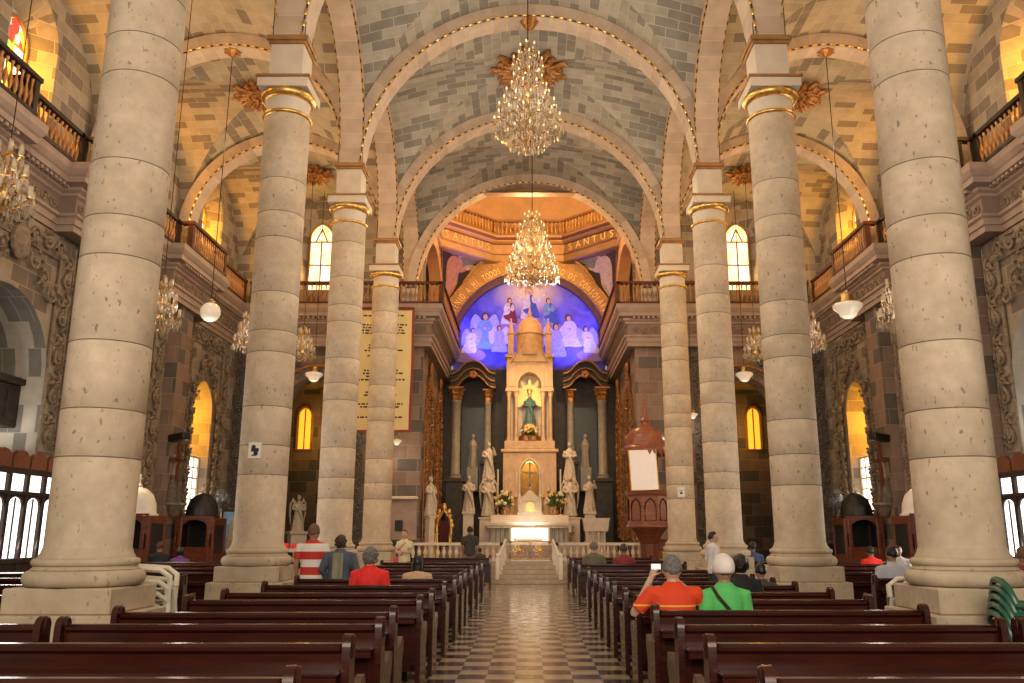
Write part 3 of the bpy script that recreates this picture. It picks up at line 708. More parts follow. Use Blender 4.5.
# glazed timber screens closing the entrance recess of each aisle
def entrance_screen(s):
    y0, y1 = CY[1] + 0.45, CY[2] - 0.55; n = 7; w = (y1 - y0) / n; f = s > 0
    fr = MB(); x = -XL + 0.35; gl = MB()
    for k in range(n + 1): fr.cbox(x - 0.05, x + 0.05, y0 + k * w - 0.05, y0 + k * w + 0.05, 0, 2.75, 0.01)
    for a, b in ((0, 0.15), (0.95, 1.05), (2.25, 2.33), (2.66, 2.78)): fr.cbox(x - 0.06, x + 0.06, y0, y1, a, b, 0.01)
    fr.box(x - 0.02, x + 0.02, y0, y1, 0.1, 1.0)
    for k in range(n):
        a = y0 + k * w + 0.05; b = a + w - 0.1; c = (a + b) / 2
        for q in range(8):                                # pointed head of each light
            t0, t1 = q / 8, (q + 1) / 8; h = lambda t: 2.02 + 0.2 * sqrt(max(0, 1 - (2 * t - 1) ** 2))
            fr.add([(x - 0.02, a + (b - a) * t0, h(t0)), (x - 0.02, a + (b - a) * t1, h(t1)), (x - 0.02, a + (b - a) * t1, 2.26), (x - 0.02, a + (b - a) * t0, 2.26), (x + 0.02, a + (b - a) * t0, h(t0)), (x + 0.02, a + (b - a) * t1, h(t1)), (x + 0.02, a + (b - a) * t1, 2.26), (x + 0.02, a + (b - a) * t0, 2.26)], [(0, 1, 2, 3), (7, 6, 5, 4), (0, 4, 5, 1)])
        fr.box(x - 0.012, x + 0.012, c - 0.014, c + 0.014, 1.05, 2.2)
    o = struct(fr.build('door_1' if s < 0 else 'door_2', 'darkwood', flipx=f))
    gl.box(x - 0.04, x - 0.03, y0, y1, 1.0, 2.7); gl.build('glass_pane', 'daylight', o, flipx=f)
    c = MB()
    for k in range(n):                                    # row of arched timber tops over the screen
        a = y0 + k * w; c.prism([(a + 0.03, 2.78), (a + w - 0.03, 2.78), (a + w - 0.03, 3.0), (a + w * 0.75, 3.1), (a + w / 2, 3.13), (a + w * 0.25, 3.1), (a + 0.03, 3.0)], -0.04, 0.04, Matrix.Translation((x, 0, 0)) @ Matrix(((0, 0, 1, 0), (1, 0, 0, 0), (0, 1, 0, 0), (0, 0, 0, 1))))
    c.build('crest_panel', 'redwood', o, flipx=f)
    h = MB(); h.cbox(-12.2, -10.9, y0 + 0.3, y1 - 0.3, 3.7, 4.6, 0.02); h.cbox(-12.3, -10.8, y0 + 0.2, y1 - 0.2, 4.6, 4.75, 0.03)
    for k in range(6): yy = y0 + 0.6 + k * 0.55; h.box(-10.9, -10.87, yy, yy + 0.35, 3.85, 4.45)
    h.build('timber_lobby', 'darkwood', o, flipx=f)
    light('AREA', 'entrance_screen_daylight', (s * (XL - 0.5), BM[1], 1.9), 160, (1.0, 0.95, 0.9), 3.2, target=(s * 4, BM[1], 0.6), size_y=1.4)
for s in (-1, 1):
    entrance_screen(s); light('AREA', 'recess_daylight', (s * 11.3, BM[1], 3.2), 45, (1.0, 0.95, 0.88), 1.6, target=(s * 11.3, BM[1], 6), size_y=2.4)
# ================================================================ CROSSING, APSE AND RETABLE
from mathutils.geometry import tessellate_polygon
def fuse(mb, voxel=0.02, sm=2, fac=0.5):
    """melt the overlapping solids of a builder into one continuous skin"""
    me = mb.mesh('tmp', ['statue'], 0); o = bpy.data.objects.new('tmp', me); COL.objects.link(o)
    r = o.modifiers.new('r', 'REMESH'); r.mode = 'VOXEL'; r.voxel_size = voxel
    if sm: q = o.modifiers.new('s', 'SMOOTH'); q.iterations = sm; q.factor = fac
    dg = bpy.context.evaluated_depsgraph_get(); dg.update(); out = bpy.data.meshes.new_from_object(o.evaluated_get(dg))
    bpy.data.objects.remove(o); bpy.data.meshes.remove(me)
    out.polygons.foreach_set('use_smooth', [True] * len(out.polygons)); return out
def put(name, me, mat, parent=None, loc=None):
    me.materials.clear(); me.materials.append(M[mat]); o = bpy.data.objects.new(name, me); COL.objects.link(o)
    if parent: o.parent = parent; KIDS.setdefault(parent.name, []).append(o)
    if loc: o.location = loc
    return o
M['goldband'] = plain('golden_yellow_arch_band', (0.46, 0.25, 0.06), 0.5, 0.2, var=0.25, scale=3)
M['purple'] = plain('dark_purple_brown_arch', (0.10, 0.035, 0.04), 0.5)
M['ochre'] = plain('ochre_painted_plaster', (0.55, 0.32, 0.13), 0.6, var=0.12, scale=2)
M['ochre2'] = plain('dark_ochre_moulding', (0.30, 0.13, 0.04), 0.5, var=0.2)
M['letter'] = plain('gilt_lettering', (1.0, 0.74, 0.25), 0.4, 0.1, var=0.05)
CYC = 33.1; AP = 3.9; YF = 37.0
far = arch('trim_8', 'X', 0, YF - 0.2, 3.6, 9.5, 9.0, 0.25, 0.65, False, 40, 'goldband'); far['label'] = 'golden arch with lettering over the apse painting'
arch('trim_8', 'X', 0, YF - 0.1, 3.34, 9.5, 9.0, 0.14, 0.27, False, 40, 'purple')
def letters(txt, size, place, parent, name='lettering', mat='letter', depth=0.012):
    c = bpy.data.curves.new('t', 'FONT'); c.size = size; c.extrude = depth; c.align_x = 'CENTER'
    mb = MB()
    dgf = bpy.context.evaluated_depsgraph_get
    for ch, T in place(txt):
        if ch == ' ': continue
        c.body = ch; o = bpy.data.objects.new('t', c); COL.objects.link(o); dg = dgf(); dg.update()
        me = bpy.data.meshes.new_from_object(o.evaluated_get(dg))
        mb.add([T @ v.co for v in me.vertices], [tuple(p.vertices) for p in me.polygons])
        bpy.data.objects.remove(o); bpy.data.meshes.remove(me)
    return mb.build(name, mat, parent, smooth=0)
RX = Matrix.Rotation(pi / 2, 4, 'X')
def on_arch(a0, a1):
    def f(txt):
        n = len(txt)
        for i, ch in enumerate(txt):
            a = a0 + (a1 - a0) * i / (n - 1); r = 3.72
            yield ch, Matrix.Translation((-r * cos(a), YF - 0.46, 9.5 + r * sin(a))) @ Matrix.Rotation(a - pi / 2, 4, 'Y') @ RX @ Matrix.Diagonal((0.62, 1.15, 1, 1))
    return f
letters('VENID A MI TODOS LOS', 0.36, on_arch(radians(28), radians(80)), far)
letters('Y YO OS CONSOLARE', 0.36, on_arch(radians(104), radians(152)), far)
b = MB()
for r in (3.63, 4.2):
    for k in range(60):
        a = pi * (k + 0.5) / 60; b.ball((-r * cos(a), YF - 0.47, 9.5 + r * sin(a)), 0.04, 6, 4)
b.build('bead_moulding', 'gold', far)
# mural on the end wall of the apse
def mural_mat():
    m, nt, b = nodes('painted_sky'); n = tex(nt, 'ShaderNodeTexNoise', 0.75, 'Object', Detail=7.0); n.inputs['Distortion'].default_value = 0.6
    sky = ramp(nt, n.outputs[0], [(0.3, (0.03, 0.03, 0.34)), (0.45, (0.06, 0.07, 0.58)), (0.58, (0.15, 0.14, 0.74)), (0.72, (0.10, 0.04, 0.24))])  # the mural's own blue, strengthened by the spotlights' tint in the paint
    g = nt.nodes.new('ShaderNodeTexGradient'); g.gradient_type = 'SPHERICAL'; tc = nt.nodes.new('ShaderNodeTexCoord'); mp = nt.nodes.new('ShaderNodeMapping')
    mp.inputs['Location'].default_value = (0, 0, -0.05); mp.inputs['Scale'].default_value = (0.5, 1, 0.75); L(nt, tc.outputs['Object'], mp.inputs[0]); L(nt, mp.outputs[0], g.inputs[0])
    f = ramp(nt, g.outputs[0], [(0.1, (0, 0, 0)), (0.8, (0.75, 0.75, 0.75))]); sp = nt.nodes.new('ShaderNodeSeparateColor'); L(nt, f, sp.inputs[0])
    L(nt, mixc(nt, sp.outputs[0], sky, (0.95, 0.78, 0.55)), b.inputs['Base Color']); b.inputs['Roughness'].default_value = 0.8; return m
M['mural'] = mural_mat()
def pm(n, c): M[n] = plain('paint_' + n, c, 0.8, var=0.2, scale=8)
for n_, c_ in (('p_skin', (0.55, 0.36, 0.25)), ('p_white', (0.56, 0.55, 0.68)), ('p_blue', (0.05, 0.09, 0.42)), ('p_red', (0.16, 0.02, 0.05)), ('p_pale', (0.33, 0.36, 0.70)), ('p_teal', (0.16, 0.30, 0.50)), ('p_hair', (0.06, 0.03, 0.03)), ('p_cloud', (0.26, 0.17, 0.45)), ('p_gold', (0.6, 0.4, 0.12)), ('p_dark', (0.035, 0.022, 0.018)), ('p_ochre', (0.42, 0.2, 0.07)), ('p_green', (0.16, 0.15, 0.07)), ('p_linen', (0.42, 0.32, 0.18))): pm(n_, c_)  # whites and pales of the mural carry the blue lighting in their paint
mur = thing('apse_mural', 'blue and violet apse painting of robed figures among clouds under the lettered arch', 'mural', (0, YF, 12.2))
mb = MB(); n = 40; mb.add([(0, 0.05, -2.7)] + [(-3.4 * cos(pi * k / n), 0.05, -2.7 + 3.4 * sin(pi * k / n)) for k in range(n + 1)] + [(3.4, 0.05, -3.6), (-3.4, 0.05, -3.6)], [(0, k + 2, k + 1) for k in range(n)] + [(0, 1, n + 3, n + 2), (0, n + 2, n + 1)])
mb.build('painted_sky', 'mural', mur, smooth=0)
PCOLS = ['p_skin', 'p_hair', 'p_white', 'p_blue', 'p_red', 'p_pale', 'p_teal', 'p_cloud', 'p_gold', 'p_ochre', 'p_green', 'p_linen']
class Paint:
    """flat brush shapes laid on a painted surface; F maps (u, v, layer) to the surface"""
    def __init__(s, F): s.F = F; s.mb = MB(); s.k = 0
    def poly(s, pts, c):
        n = len(pts); q = []                               # closed smooth outline
        for i in range(n):
            p0, p1, p2, p3 = (pts[(i + d) % n] for d in (-1, 0, 1, 2))
            for t in (0, 0.25, 0.5, 0.75):
                q.append(tuple(0.5 * (2 * p1[a] + (p2[a] - p0[a]) * t + (2 * p0[a] - 5 * p1[a] + 4 * p2[a] - p3[a]) * t * t + (3 * p1[a] - p0[a] - 3 * p2[a] + p3[a]) * t ** 3) for a in (0, 1)))
        s.k += 1; tri = tessellate_polygon([[Vector((x, y, 0)) for x, y in q]])
        s.mb.add([s.F(x, y, s.k) for x, y in q], [tuple(f) for f in tri], PCOLS.index(c))
    def ell(s, x, y, a, b, c): s.poly([(x + a * cos(t * pi / 4), y + b * sin(t * pi / 4)) for t in range(8)], c)
    def figure(s, x, y, h, robe, cloak=None, wings=None, arms='down', hair='p_hair', lean=0.0, skin='p_skin', halo=None):
        P = lambda pts: [(x + (a + lean * b) * h, y + b * h) for a, b in pts]
        if wings:
            for g in (-1, 1): s.poly(P([(g * 0.05, 0.7), (g * 0.25, 0.95), (g * 0.38, 0.7), (g * 0.3, 0.3), (g * 0.12, 0.45)]), wings)
        if halo: s.ell(x + lean * h * 0.9, y + 0.9 * h, 0.15 * h, 0.15 * h, halo)
        s.poly(P([(-0.14, 0.76), (0.14, 0.76), (0.17, 0.5), (0.3, 0.06), (0.12, 0.0), (-0.1, 0.02), (-0.27, 0.04), (-0.18, 0.45)]), robe)
        if cloak: s.poly(P([(0.02, 0.78), (0.17, 0.74), (0.24, 0.45), (0.33, 0.05), (0.05, 0.1), (-0.2, 0.3), (0.04, 0.42)]), cloak)
        if arms == 'spread':
            for g in (-1, 1): s.poly(P([(g * 0.1, 0.76), (g * 0.3, 0.7), (g * 0.5, 0.86), (g * 0.52, 0.8), (g * 0.32, 0.55), (g * 0.12, 0.55)]), robe); s.ell(x + g * 0.54 * h, y + 0.86 * h, 0.04 * h, 0.04 * h, skin)
        else:
            for g in (-1, 1): s.poly(P([(g * 0.12, 0.75), (g * 0.2, 0.6), (g * 0.15, 0.48), (g * 0.02, 0.55), (g * 0.06, 0.62)]), robe); 
            s.ell(x + (0.0 + lean * 0.55) * h, y + 0.56 * h, 0.045 * h, 0.035 * h, skin)
        s.ell(x + lean * h * 0.9, y + 0.885 * h, 0.085 * h, 0.11 * h, hair); s.ell(x + lean * h * 0.88 + 0.012 * h, y + 0.865 * h, 0.06 * h, 0.085 * h, skin)
NF = [0]
FP = lambda u, v, k: (u, 0.04 - 0.0012 * k - 0.004 * NF[0], v - 12.2)
def fig(cloud, *figs):
    NF[0] += 1; p = Paint(FP)
    for c in cloud: p.ell(*c)
    for a, k in figs: p.figure(*a, **k)
    p.mb.build('painted_figure', PCOLS, mur, smooth=0)
def ft(px, py): D = (px - 529.2, 341.5 - py); z = 37 * tan(math.atan(D[1] / 844.04) + radians(12.84)); return D[0] / 844.04 * (37 * cos(radians(12.84)) + z * sin(radians(12.84))), 1.51 + z
for px, py, h, kw, cl in (
    (529, 318, 1.08, dict(robe='p_white', cloak='p_blue', arms='spread', hair='p_white', halo='p_gold'), [(0, -0.25, 0.9, 0.35, 'p_cloud')]),
    (508, 323, 0.95, dict(robe='p_white', cloak='p_red', lean=0.06), [(0, -0.2, 0.6, 0.3, 'p_cloud')]),
    (550, 324, 0.98, dict(robe='p_teal', cloak='p_blue', lean=-0.06), [(0.1, -0.2, 0.7, 0.3, 'p_cloud')]),
    (484, 348, 1.3, dict(robe='p_teal', wings='p_pale', lean=0.02), []), (499, 351, 0.95, dict(robe='p_pale', wings='p_white'), []), (468, 352, 0.9, dict(robe='p_white', wings='p_pale', lean=0.2), [(0, -0.1, 0.8, 0.35, 'p_cloud')]),
    (556, 356, 1.2, dict(robe='p_pale', wings='p_white'), []), (573, 346, 1.15, dict(robe='p_white', cloak='p_white', lean=-0.15), []), (592, 352, 0.95, dict(robe='p_white', wings='p_pale', lean=-0.25), [(0, -0.1, 0.7, 0.3, 'p_cloud')])):
    x, z = ft(px, py); h *= 1.32; z -= 0.05; fig([(x + a, z + b, c, d, e) for a, b, c, d, e in cl], ((x, z, h), kw))
# pendentives with paintings
def pend(s):
    def F(u, t, off=0.0):                                  # u across, t from the foot up
        x = -3.9 + 2.3 * t; z = 10.2 + (13.75 - 10.2) * (sin(t * pi / 2) ** 0.75)
        a = Vector((-3.9 - 0.05, YF - 0.2 - (x + 3.9), z)); b = Vector((x, YF - 0.2 + 0.05, z)); p = a + (b - a) * u
        bulge = 0.35 * sin(pi * u) * t * (1 - 0.5 * t); p += Vector((-0.7, 0.7, 0)) * bulge + Vector((0.7, -0.7, -0.15)) * off
        return (p.x, p.y, p.z)
    o = MB(); o.grid(12, 14, lambda u, v: F(u, v)); w = struct(o.build('trim_9', 'ochre', flipx=s > 0), 'painted corner vault under the dome')
    m = MB(); m.grid(12, 14, lambda u, v: F(0.06 + 0.88 * u, 0.2 + 0.73 * v, 0.03)); m.build('painted_ground', 'p_dark', w, flipx=s > 0)
    e = MB(); per = [F(0.06 + 0.88 * k / 10, 0.93, 0.05) for k in range(11)] + [F(0.94, 0.93 - 0.73 * k / 10, 0.05) for k in range(1, 11)] + [F(0.06, 0.2 + 0.73 * k / 10, 0.05) for k in range(0, 10)]
    e.tube(per, 0.035, 6, closed=True); e.build('gilt_border', 'oldgold', w, flipx=s > 0)
    p = Paint(lambda u, v, k: F(0.02 + 0.92 * u, v, 0.035 + 0.003 * k))
    p.poly([(0.5, 0.9), (0.9, 0.88), (0.95, 0.75), (0.75, 0.6), (0.55, 0.68)], 'p_green')
    robe = 'p_ochre' if s < 0 else 'p_linen'; fold = 'p_red' if s < 0 else 'p_ochre'
    p.poly([(0.36, 0.77), (0.6, 0.77), (0.72, 0.66), (0.7, 0.5), (0.8, 0.36), (0.6, 0.24), (0.36, 0.26), (0.26, 0.42), (0.24, 0.62)], robe)
    p.poly([(0.26, 0.6), (0.42, 0.56), (0.5, 0.4), (0.4, 0.27), (0.28, 0.38)], fold)
    p.poly([(0.56, 0.75), (0.74, 0.62), (0.86, 0.63), (0.88, 0.58), (0.72, 0.53), (0.56, 0.62)], robe)
    p.poly([(0.78, 0.58), (0.98, 0.6), (0.96, 0.68), (0.78, 0.66)], 'p_linen' if s < 0 else 'p_green')
    p.ell(0.48, 0.84, 0.095, 0.065, 'p_hair'); p.ell(0.52, 0.83, 0.065, 0.052, 'p_skin'); p.ell(0.87, 0.605, 0.04, 0.025, 'p_skin')
    p.mb.build('painted_figure', PCOLS, w, smooth=0, flipx=s > 0)
    # side arch of the crossing and the wall within it
    arch('trim_8', 'Y', s * 4.1, CYC, 3.5, 9.5, 9.0, 0.25, 0.6, False, 30, 'ochre')
    struct(MB().box(-4.9, -4.8, 29, 37.4, 9.3, 14).build('wall_%s' % SIDE[s], 'ochre', smooth=0, flipx=s > 0))
for s in (-1, 1): pend(s)
# octagonal ring, lettering, balustrade and drum of the dome
R8 = AP / cos(pi / 8); octo = [(R8 * sin(pi / 8 + k * pi / 4), CYC + R8 * cos(pi / 8 + k * pi / 4)) for k in range(8)]
mb = MB(); sec = [(-0.5, 13.6), (0.02, 13.65), (0.10, 13.7), (0.10, 13.85), (0.05, 13.87), (0.05, 14.0), (0.14, 14.04), (0.14, 14.12), (0.0, 14.14), (0.0, 14.52), (0.1, 14.55), (0.2, 14.62), (0.2, 14.68), (0.36, 14.76), (0.36, 14.86), (-0.5, 14.86)]
sweep_path(mb, octo + octo[:2], sec, [0, 0, 0, 1, 0, 0, 0, 1, 0, 1, 0, 0, 1, 0, 0])
ring = struct(mb.build('trim_9', ['ochre', 'ochre2'], smooth=0), 'octagonal ochre entablature with lettering below the dome')
def on_oct(k0, n0):
    a = Vector(octo[k0]); b_ = Vector(octo[n0]); d = (b_ - a).normalized(); rz = atan2(d.y, d.x)
    def f(txt):
        n = len(txt)
        for i, ch in enumerate(txt):
            p = a + (b_ - a) * ((i + 0.8) / (n + 0.6)); nrm = Vector((d.y, -d.x)); p = p + nrm * 0.03
            yield ch, Matrix.Translation((p.x, p.y, 14.18)) @ Matrix.Rotation(rz, 4, 'Z') @ RX
    return f
letters('SANTUS', 0.46, on_oct(6, 7), ring); letters('SANTUS', 0.46, on_oct(0, 1), ring)
balustrade('gilt balustrade round the octagon below the dome', [((R8 - 0.25) * sin(pi / 8 + k * pi / 4), CYC + (R8 - 0.25) * cos(pi / 8 + k * pi / 4)) for k in (-2, -1, 0, 1)] if False else [(CX_, CY_) for CX_, CY_ in (((R8 - 0.25) * sin(pi / 8 + k * pi / 4), CYC + (R8 - 0.25) * cos(pi / 8 + k * pi / 4)) for k in (5, 6, 7, 8, 9))], 14.86, 'ochre2', 'gold', 0.6, 0.19)
mb = MB(); mb.lathe([(4.3, 14.8), (4.3, 18.0), (4.0, 19.5), (3.2, 20.9), (1.8, 21.9), (0.0, 22.2)], (0, CYC, 0), 32, cap=False)
struct(mb.build('ceiling', 'ochre', smooth=40), 'drum and dome over the crossing')
mb = MB(); mb.box(-5, 5, 29.2, 29.5, 14.25, 15.5); mb.box(-5, -4.2, 29.2, 37.5, 13.9, 14.9); mb.box(4.2, 5, 29.2, 37.5, 13.9, 14.9); mb.box(-5, 5, 37.1, 37.5, 8.9, 14.9)
struct(mb.build('wall_back', 'ochre', smooth=0), 'walls carrying the dome')
struct(MB().box(-3.9, 3.9, 36.75, 36.95, 0.6, 8.6).build('wall_back', 'darkstone', smooth=0), 'dark wall of the apse')

for s in (-1, 1):                                        # added glowing panel in window shape, standing in for lit reveal stone
    per = [(-0.3, 4.9)] + [(-0.3 * cos(pi * i / 14), pointed(0.3, 6.3, 1.3)(-0.3 * cos(pi * i / 14))) for i in range(15)] + [(0.3, 4.9)]
    mb = MB(); mb.prism([(x, z) for x, z in per], 0, 0.04, Matrix.Translation((s * 9.3, 34.97, 0)) @ RX); w = struct(mb.build('window_%d' % (30 + s), 'revealglow', smooth=0))
    b = MB(); b.tube([(s * 9.3 + x, 34.9, z) for x, z in per], 0.06, 6, closed=True); b.tube([(s * 9.3, 34.9, 4.9), (s * 9.3, 34.9, 6.6)], 0.03, 5); b.build('window_frame', 'winframe', w)
# ---- dark retable on either side of the shrine
def retable(s):
    t = thing('altar_retable', 'dark retable with two columns and scrolled gilt arch at the %s of the marble shrine' % SIDE[s], 'retable', (s * 2.4, 36.0, 0.65), 0, 'dark retable wings')
    g = lambda x: s * (x - 2.4)
    mb = MB()
    for x, y, z1, w in ((3.1, -0.4, 3.15, 0.36), (1.78, 0.1, 3.9, 0.26)): mb.cbox(g(x) - w, g(x) + w, y - w, y + w, 0, z1 - 0.2, 0.02); mb.cbox(g(x) - w - 0.05, g(x) + w + 0.05, y - w - 0.05, y + w + 0.05, z1 - 0.2, z1 - 0.05, 0.02); mb.build('pedestal', 'darkstone', t); mb = MB()
    for x, y, z0, r in ((3.1, -0.4, 3.1, 0.2), (1.78, 0.1, 3.85, 0.15)):
        mb = MB(); mb.lathe([(r * 1.35, z0), (r * 1.4, z0 + 0.06), (r * 1.1, z0 + 0.12), (r * 1.2, z0 + 0.17), (r, z0 + 0.22), (r * 0.97, 6.3), (r * 1.1, 6.33), (r * 1.1, 6.37), (r * 0.95, 6.4)], (g(x), y, 0), 20); c = mb.build('column', 'retcol', t, smooth=50)
        mb = MB(); mb.lathe([(r * 0.95, 6.38), (r * 1.15, 6.5), (r * 1.05, 6.56), (r * 1.4, 6.68), (r * 1.25, 6.74), (r * 1.75, 6.9)], (g(x), y, 0), 12, fold=lambda a, z: 0.12 * cos(6 * a)); mb.cbox(g(x) - r * 1.6, g(x) + r * 1.6, y - r * 1.6, y + r * 1.6, 6.88, 6.95, 0.01); mb.build('gilt_capital', 'oldgold', c, smooth=30)
    # scrolled entablature
    pts = [(-0.95, 7.15), (-0.78, 7.18), (-0.62, 7.28), (-0.45, 7.5), (-0.25, 7.66), (0, 7.72), (0.25, 7.66), (0.45, 7.5), (0.62, 7.28), (0.78, 7.18), (0.95, 7.15)]
    mb = MB()
    for y0, y1, dz0, dz1, mi in ((-0.45, 0.5, -0.22, 0.0, 0), (-0.55, 0.5, 0.0, 0.1, 0), (-0.5, 0.5, 0.1, 0.28, 0), (-0.66, 0.5, 0.28, 0.4, 0)):
        poly = [(x, z + dz0) for x, z in pts] + [(x, z + dz1) for x, z in pts[::-1]]
        mb.prism(poly, -y1, -y0, RX, mi)
    mb.build('scrolled_entablature', 'darkstone', t, smooth=30)
    for dz, r, y in ((-0.22, 0.04, -0.47), (0.05, 0.03, -0.57), (0.36, 0.04, -0.68)):
        MB().tube([(x, y, z + dz) for x, z in pts], r, 6).build('gilt_edge', 'oldgold', t)
    mb = MB()
    for k in range(5): a = k * 1.25; mb.ball((0.1 * cos(a), -0.55, 7.5 + 0.1 * sin(a)), (0.09, 0.05, 0.09), 8, 6)
    mb.build('gilt_boss', 'oldgold', t)
    mb = MB(); mb.box(-0.55, 0.55, 0.45, 0.5, 2.6, 6.2); mb.build('dark_niche_panel', 'black_dado', t); 
    mb = MB(); mb.lathe([(0.22, 3.6), (0.17, 4.2), (0.2, 4.55), (0.12, 4.75), (0.05, 4.8)], (0, 0.2, 0), 14, fold=lambda a, z: 0.08 * cos(7 * a)); mb.ball((0, 0.2, 4.92), (0.09, 0.1, 0.12), 10, 8); mb.cbox(-0.25, 0.25, 0.0, 0.4, 2.6, 3.6, 0.02)
    put('niche_figure', fuse(mb, 0.025, 2), 'retcol', t)
    return t
for s in (-1, 1): retable(s)

# ---- marble shrine with lit niche, statue and ribbed dome
sh = thing('altar_shrine', 'tall peach marble shrine with gable, ribbed dome and lit niches behind the altar', 'shrine', (0.02, 35.5, 1.09))
def shrine():
    t = sh; mb = MB()
    def arch_wall(mb, x0, x1, z0, z1, hw, zb, fn, y0, y1, cx=0):
        n = 14; us = [-hw * cos(pi * i / n) for i in range(n + 1)]
        for y in (y0, y1):
            for a, b in ((x0, cx - hw), (cx + hw, x1)): mb.add([(a, y, z0), (b, y, z0), (b, y, z1), (a, y, z1)], [(0, 1, 2, 3)])
            for a, b in zip(us, us[1:]): mb.add([(cx + a, y, fn(a)), (cx + b, y, fn(b)), (cx + b, y, z1), (cx + a, y, z1)], [(0, 1, 2, 3)])
            if zb > z0: mb.add([(cx - hw, y, z0), (cx + hw, y, z0), (cx + hw, y, zb), (cx - hw, y, zb)], [(0, 1, 2, 3)])
        per = [(-hw, zb)] + [(a, fn(a)) for a in us] + [(hw, zb)]
        for (a, za), (b, zb_) in zip(per, per[1:] + (per[:1] if zb > z0 else [])): mb.add([(cx + a, y0, za), (cx + b, y0, zb_), (cx + b, y1, zb_), (cx + a, y1, za)], [(0, 1, 2, 3)])
        for x in (x0, x1): mb.add([(x, y0, z0), (x, y1, z0), (x, y1, z1), (x, y0, z1)], [(0, 1, 2, 3)])
        mb.add([(x0, y0, z1), (x1, y0, z1), (x1, y1, z1), (x0, y1, z1)], [(0, 1, 2, 3)])
    low = pointed(0.37, 2.85, 1.5)
    arch_wall(mb, -1.1, 1.1, 0, 3.85, 0.37, 1.95, low, -0.3, 0.2); mb.box(-1.1, 1.1, 0.5, 0.6, 0, 3.85); mb.box(-1.1, -1.0, 0.2, 0.5, 0, 3.85); mb.box(1.0, 1.1, 0.2, 0.5, 0, 3.85)
    mb.cbox(-1.2, 1.2, -0.38, 0.6, 3.72, 3.86, 0.03); mb.cbox(-1.16, 1.16, -0.36, 0.6, 0, 0.35, 0.02)
    mb.build('base_block', 'peach', t, smooth=0)
    mb = MB()
    per = [(-0.42, 1.95)] + [(-0.42 * cos(pi * i / 14), pointed(0.42, 2.87, 1.5)(-0.42 * cos(pi * i / 14))) for i in range(15)] + [(0.42, 1.95)]
    mb.tube([(x, -0.32, z) for x, z in per], 0.045, 6)
    for x in (-0.75, 0.75): mb.tube([(x - 0.2, -0.31, 1.0), (x - 0.2, -0.31, 2.9), (x, -0.31, 3.3), (x + 0.2, -0.31, 2.9), (x + 0.2, -0.31, 1.0)], 0.025, 6, closed=True)
    mb.build('niche_moulding', 'marble', t)
    MB().box(-0.6, 0.6, 0.44, 0.49, 1.8, 3.6).build('yellow_lit_niche_back', 'p_gold', t)  # yellow of the niche's lighting put into the back's colour
    light('POINT', 'niche_lamp_light', (0.02, 35.55, 4.35), 9, (1.0, 0.7, 0.22), 0.06)
    # upper stage: paired colonnettes, pierced canopy
    mb = MB(); mb.cbox(-1.05, 1.05, -0.35, 0.5, 3.86, 4.2, 0.02); mb.build('plinth_course', 'peach', t)
    for x in (-0.88, -0.57, 0.57, 0.88):
        for y in (-0.2, 0.35):
            mb = MB(); mb.lathe([(0.1, 4.2), (0.1, 4.26), (0.07, 4.32), (0.075, 4.4), (0.07, 6.05), (0.1, 6.1), (0.08, 6.14), (0.12, 6.26), (0.13, 6.3)], (x, y, 0), 14); mb.build('colonnette', 'peach', t, smooth=50)
    mb = MB(); mb.box(-0.95, 0.95, 0.5, 0.6, 4.2, 7.7); mb.build('niche_back', 'marble', t, smooth=0)
    mb = MB(); cn = pointed(0.5, 6.55, 1.15)
    for sg in (-1, 1): mb.cbox(sg * 0.73 - 0.29, sg * 0.73 + 0.29, -0.38, 0.6, 6.28, 6.42, 0.02)
    arch_wall(mb, -0.98, 0.98, 6.4, 7.75, 0.5, 6.4, cn, -0.32, 0.55)
    for sg in (-1, 1): mb.cbox(sg * 0.78 - 0.16, sg * 0.78 + 0.16, -0.36, -0.3, 6.5, 7.6, 0.01)
    mb.cbox(-1.05, 1.05, -0.4, 0.6, 7.72, 7.86, 0.03)
    mb.build('canopy', 'peach', t, smooth=0)
    mb = MB(); mb.prism([(-0.78, 7.55), (0.78, 7.55), (0, 8.8)], 0.32, 0.42, RX); mb.tube([(-0.82, -0.44, 7.5), (0, -0.44, 8.85), (0.82, -0.44, 7.5)], 0.05, 6); mb.ball((0, -0.44, 8.95), (0.07, 0.07, 0.1), 8, 6); mb.tube([(0.13 * cos(a), -0.44, 8.0 + 0.13 * sin(a)) for a in (k * pi / 6 for k in range(12))], 0.025, 5, closed=True)
    mb.build('gable', 'peach', t)
    for sg in (-1, 1):
        mb = MB(); mb.cbox(sg * 0.8 - 0.13, sg * 0.8 + 0.13, -0.4, -0.14, 7.86, 8.75, 0.02); mb.cbox(sg * 0.8 - 0.16, sg * 0.8 + 0.16, -0.43, -0.11, 8.75, 8.82, 0.015); mb.lathe([(0.13, 8.82), (0.05, 9.3), (0.0, 9.45)], (sg * 0.8, -0.27, 0), 8); mb.ball((sg * 0.8, -0.27, 9.42), 0.05, 8, 6); mb.build('pinnacle', 'peach', t)
    mb = MB(); mb.lathe([(0.62, 7.86), (0.62, 8.75), (0.66, 8.78), (0.66, 8.84), (0.6, 8.87), (0.58, 9.0), (0.5, 9.25), (0.36, 9.45), (0.2, 9.56), (0.1, 9.6)], (0, 0.1, 0), 48, fold=lambda a, z: 0.03 * abs(cos(6 * a)) if z > 8.86 else 0); mb.build('ribbed_dome', 'peach', t, smooth=40)
    mb = MB(); mb.lathe([(0.12, 9.58), (0.14, 9.64), (0.07, 9.7), (0.1, 9.8), (0.05, 9.86), (0.03, 10.05), (0.0, 10.1)], (0, 0.1, 0), 12); mb.build('finial', 'peach', t, smooth=50)
shrine()
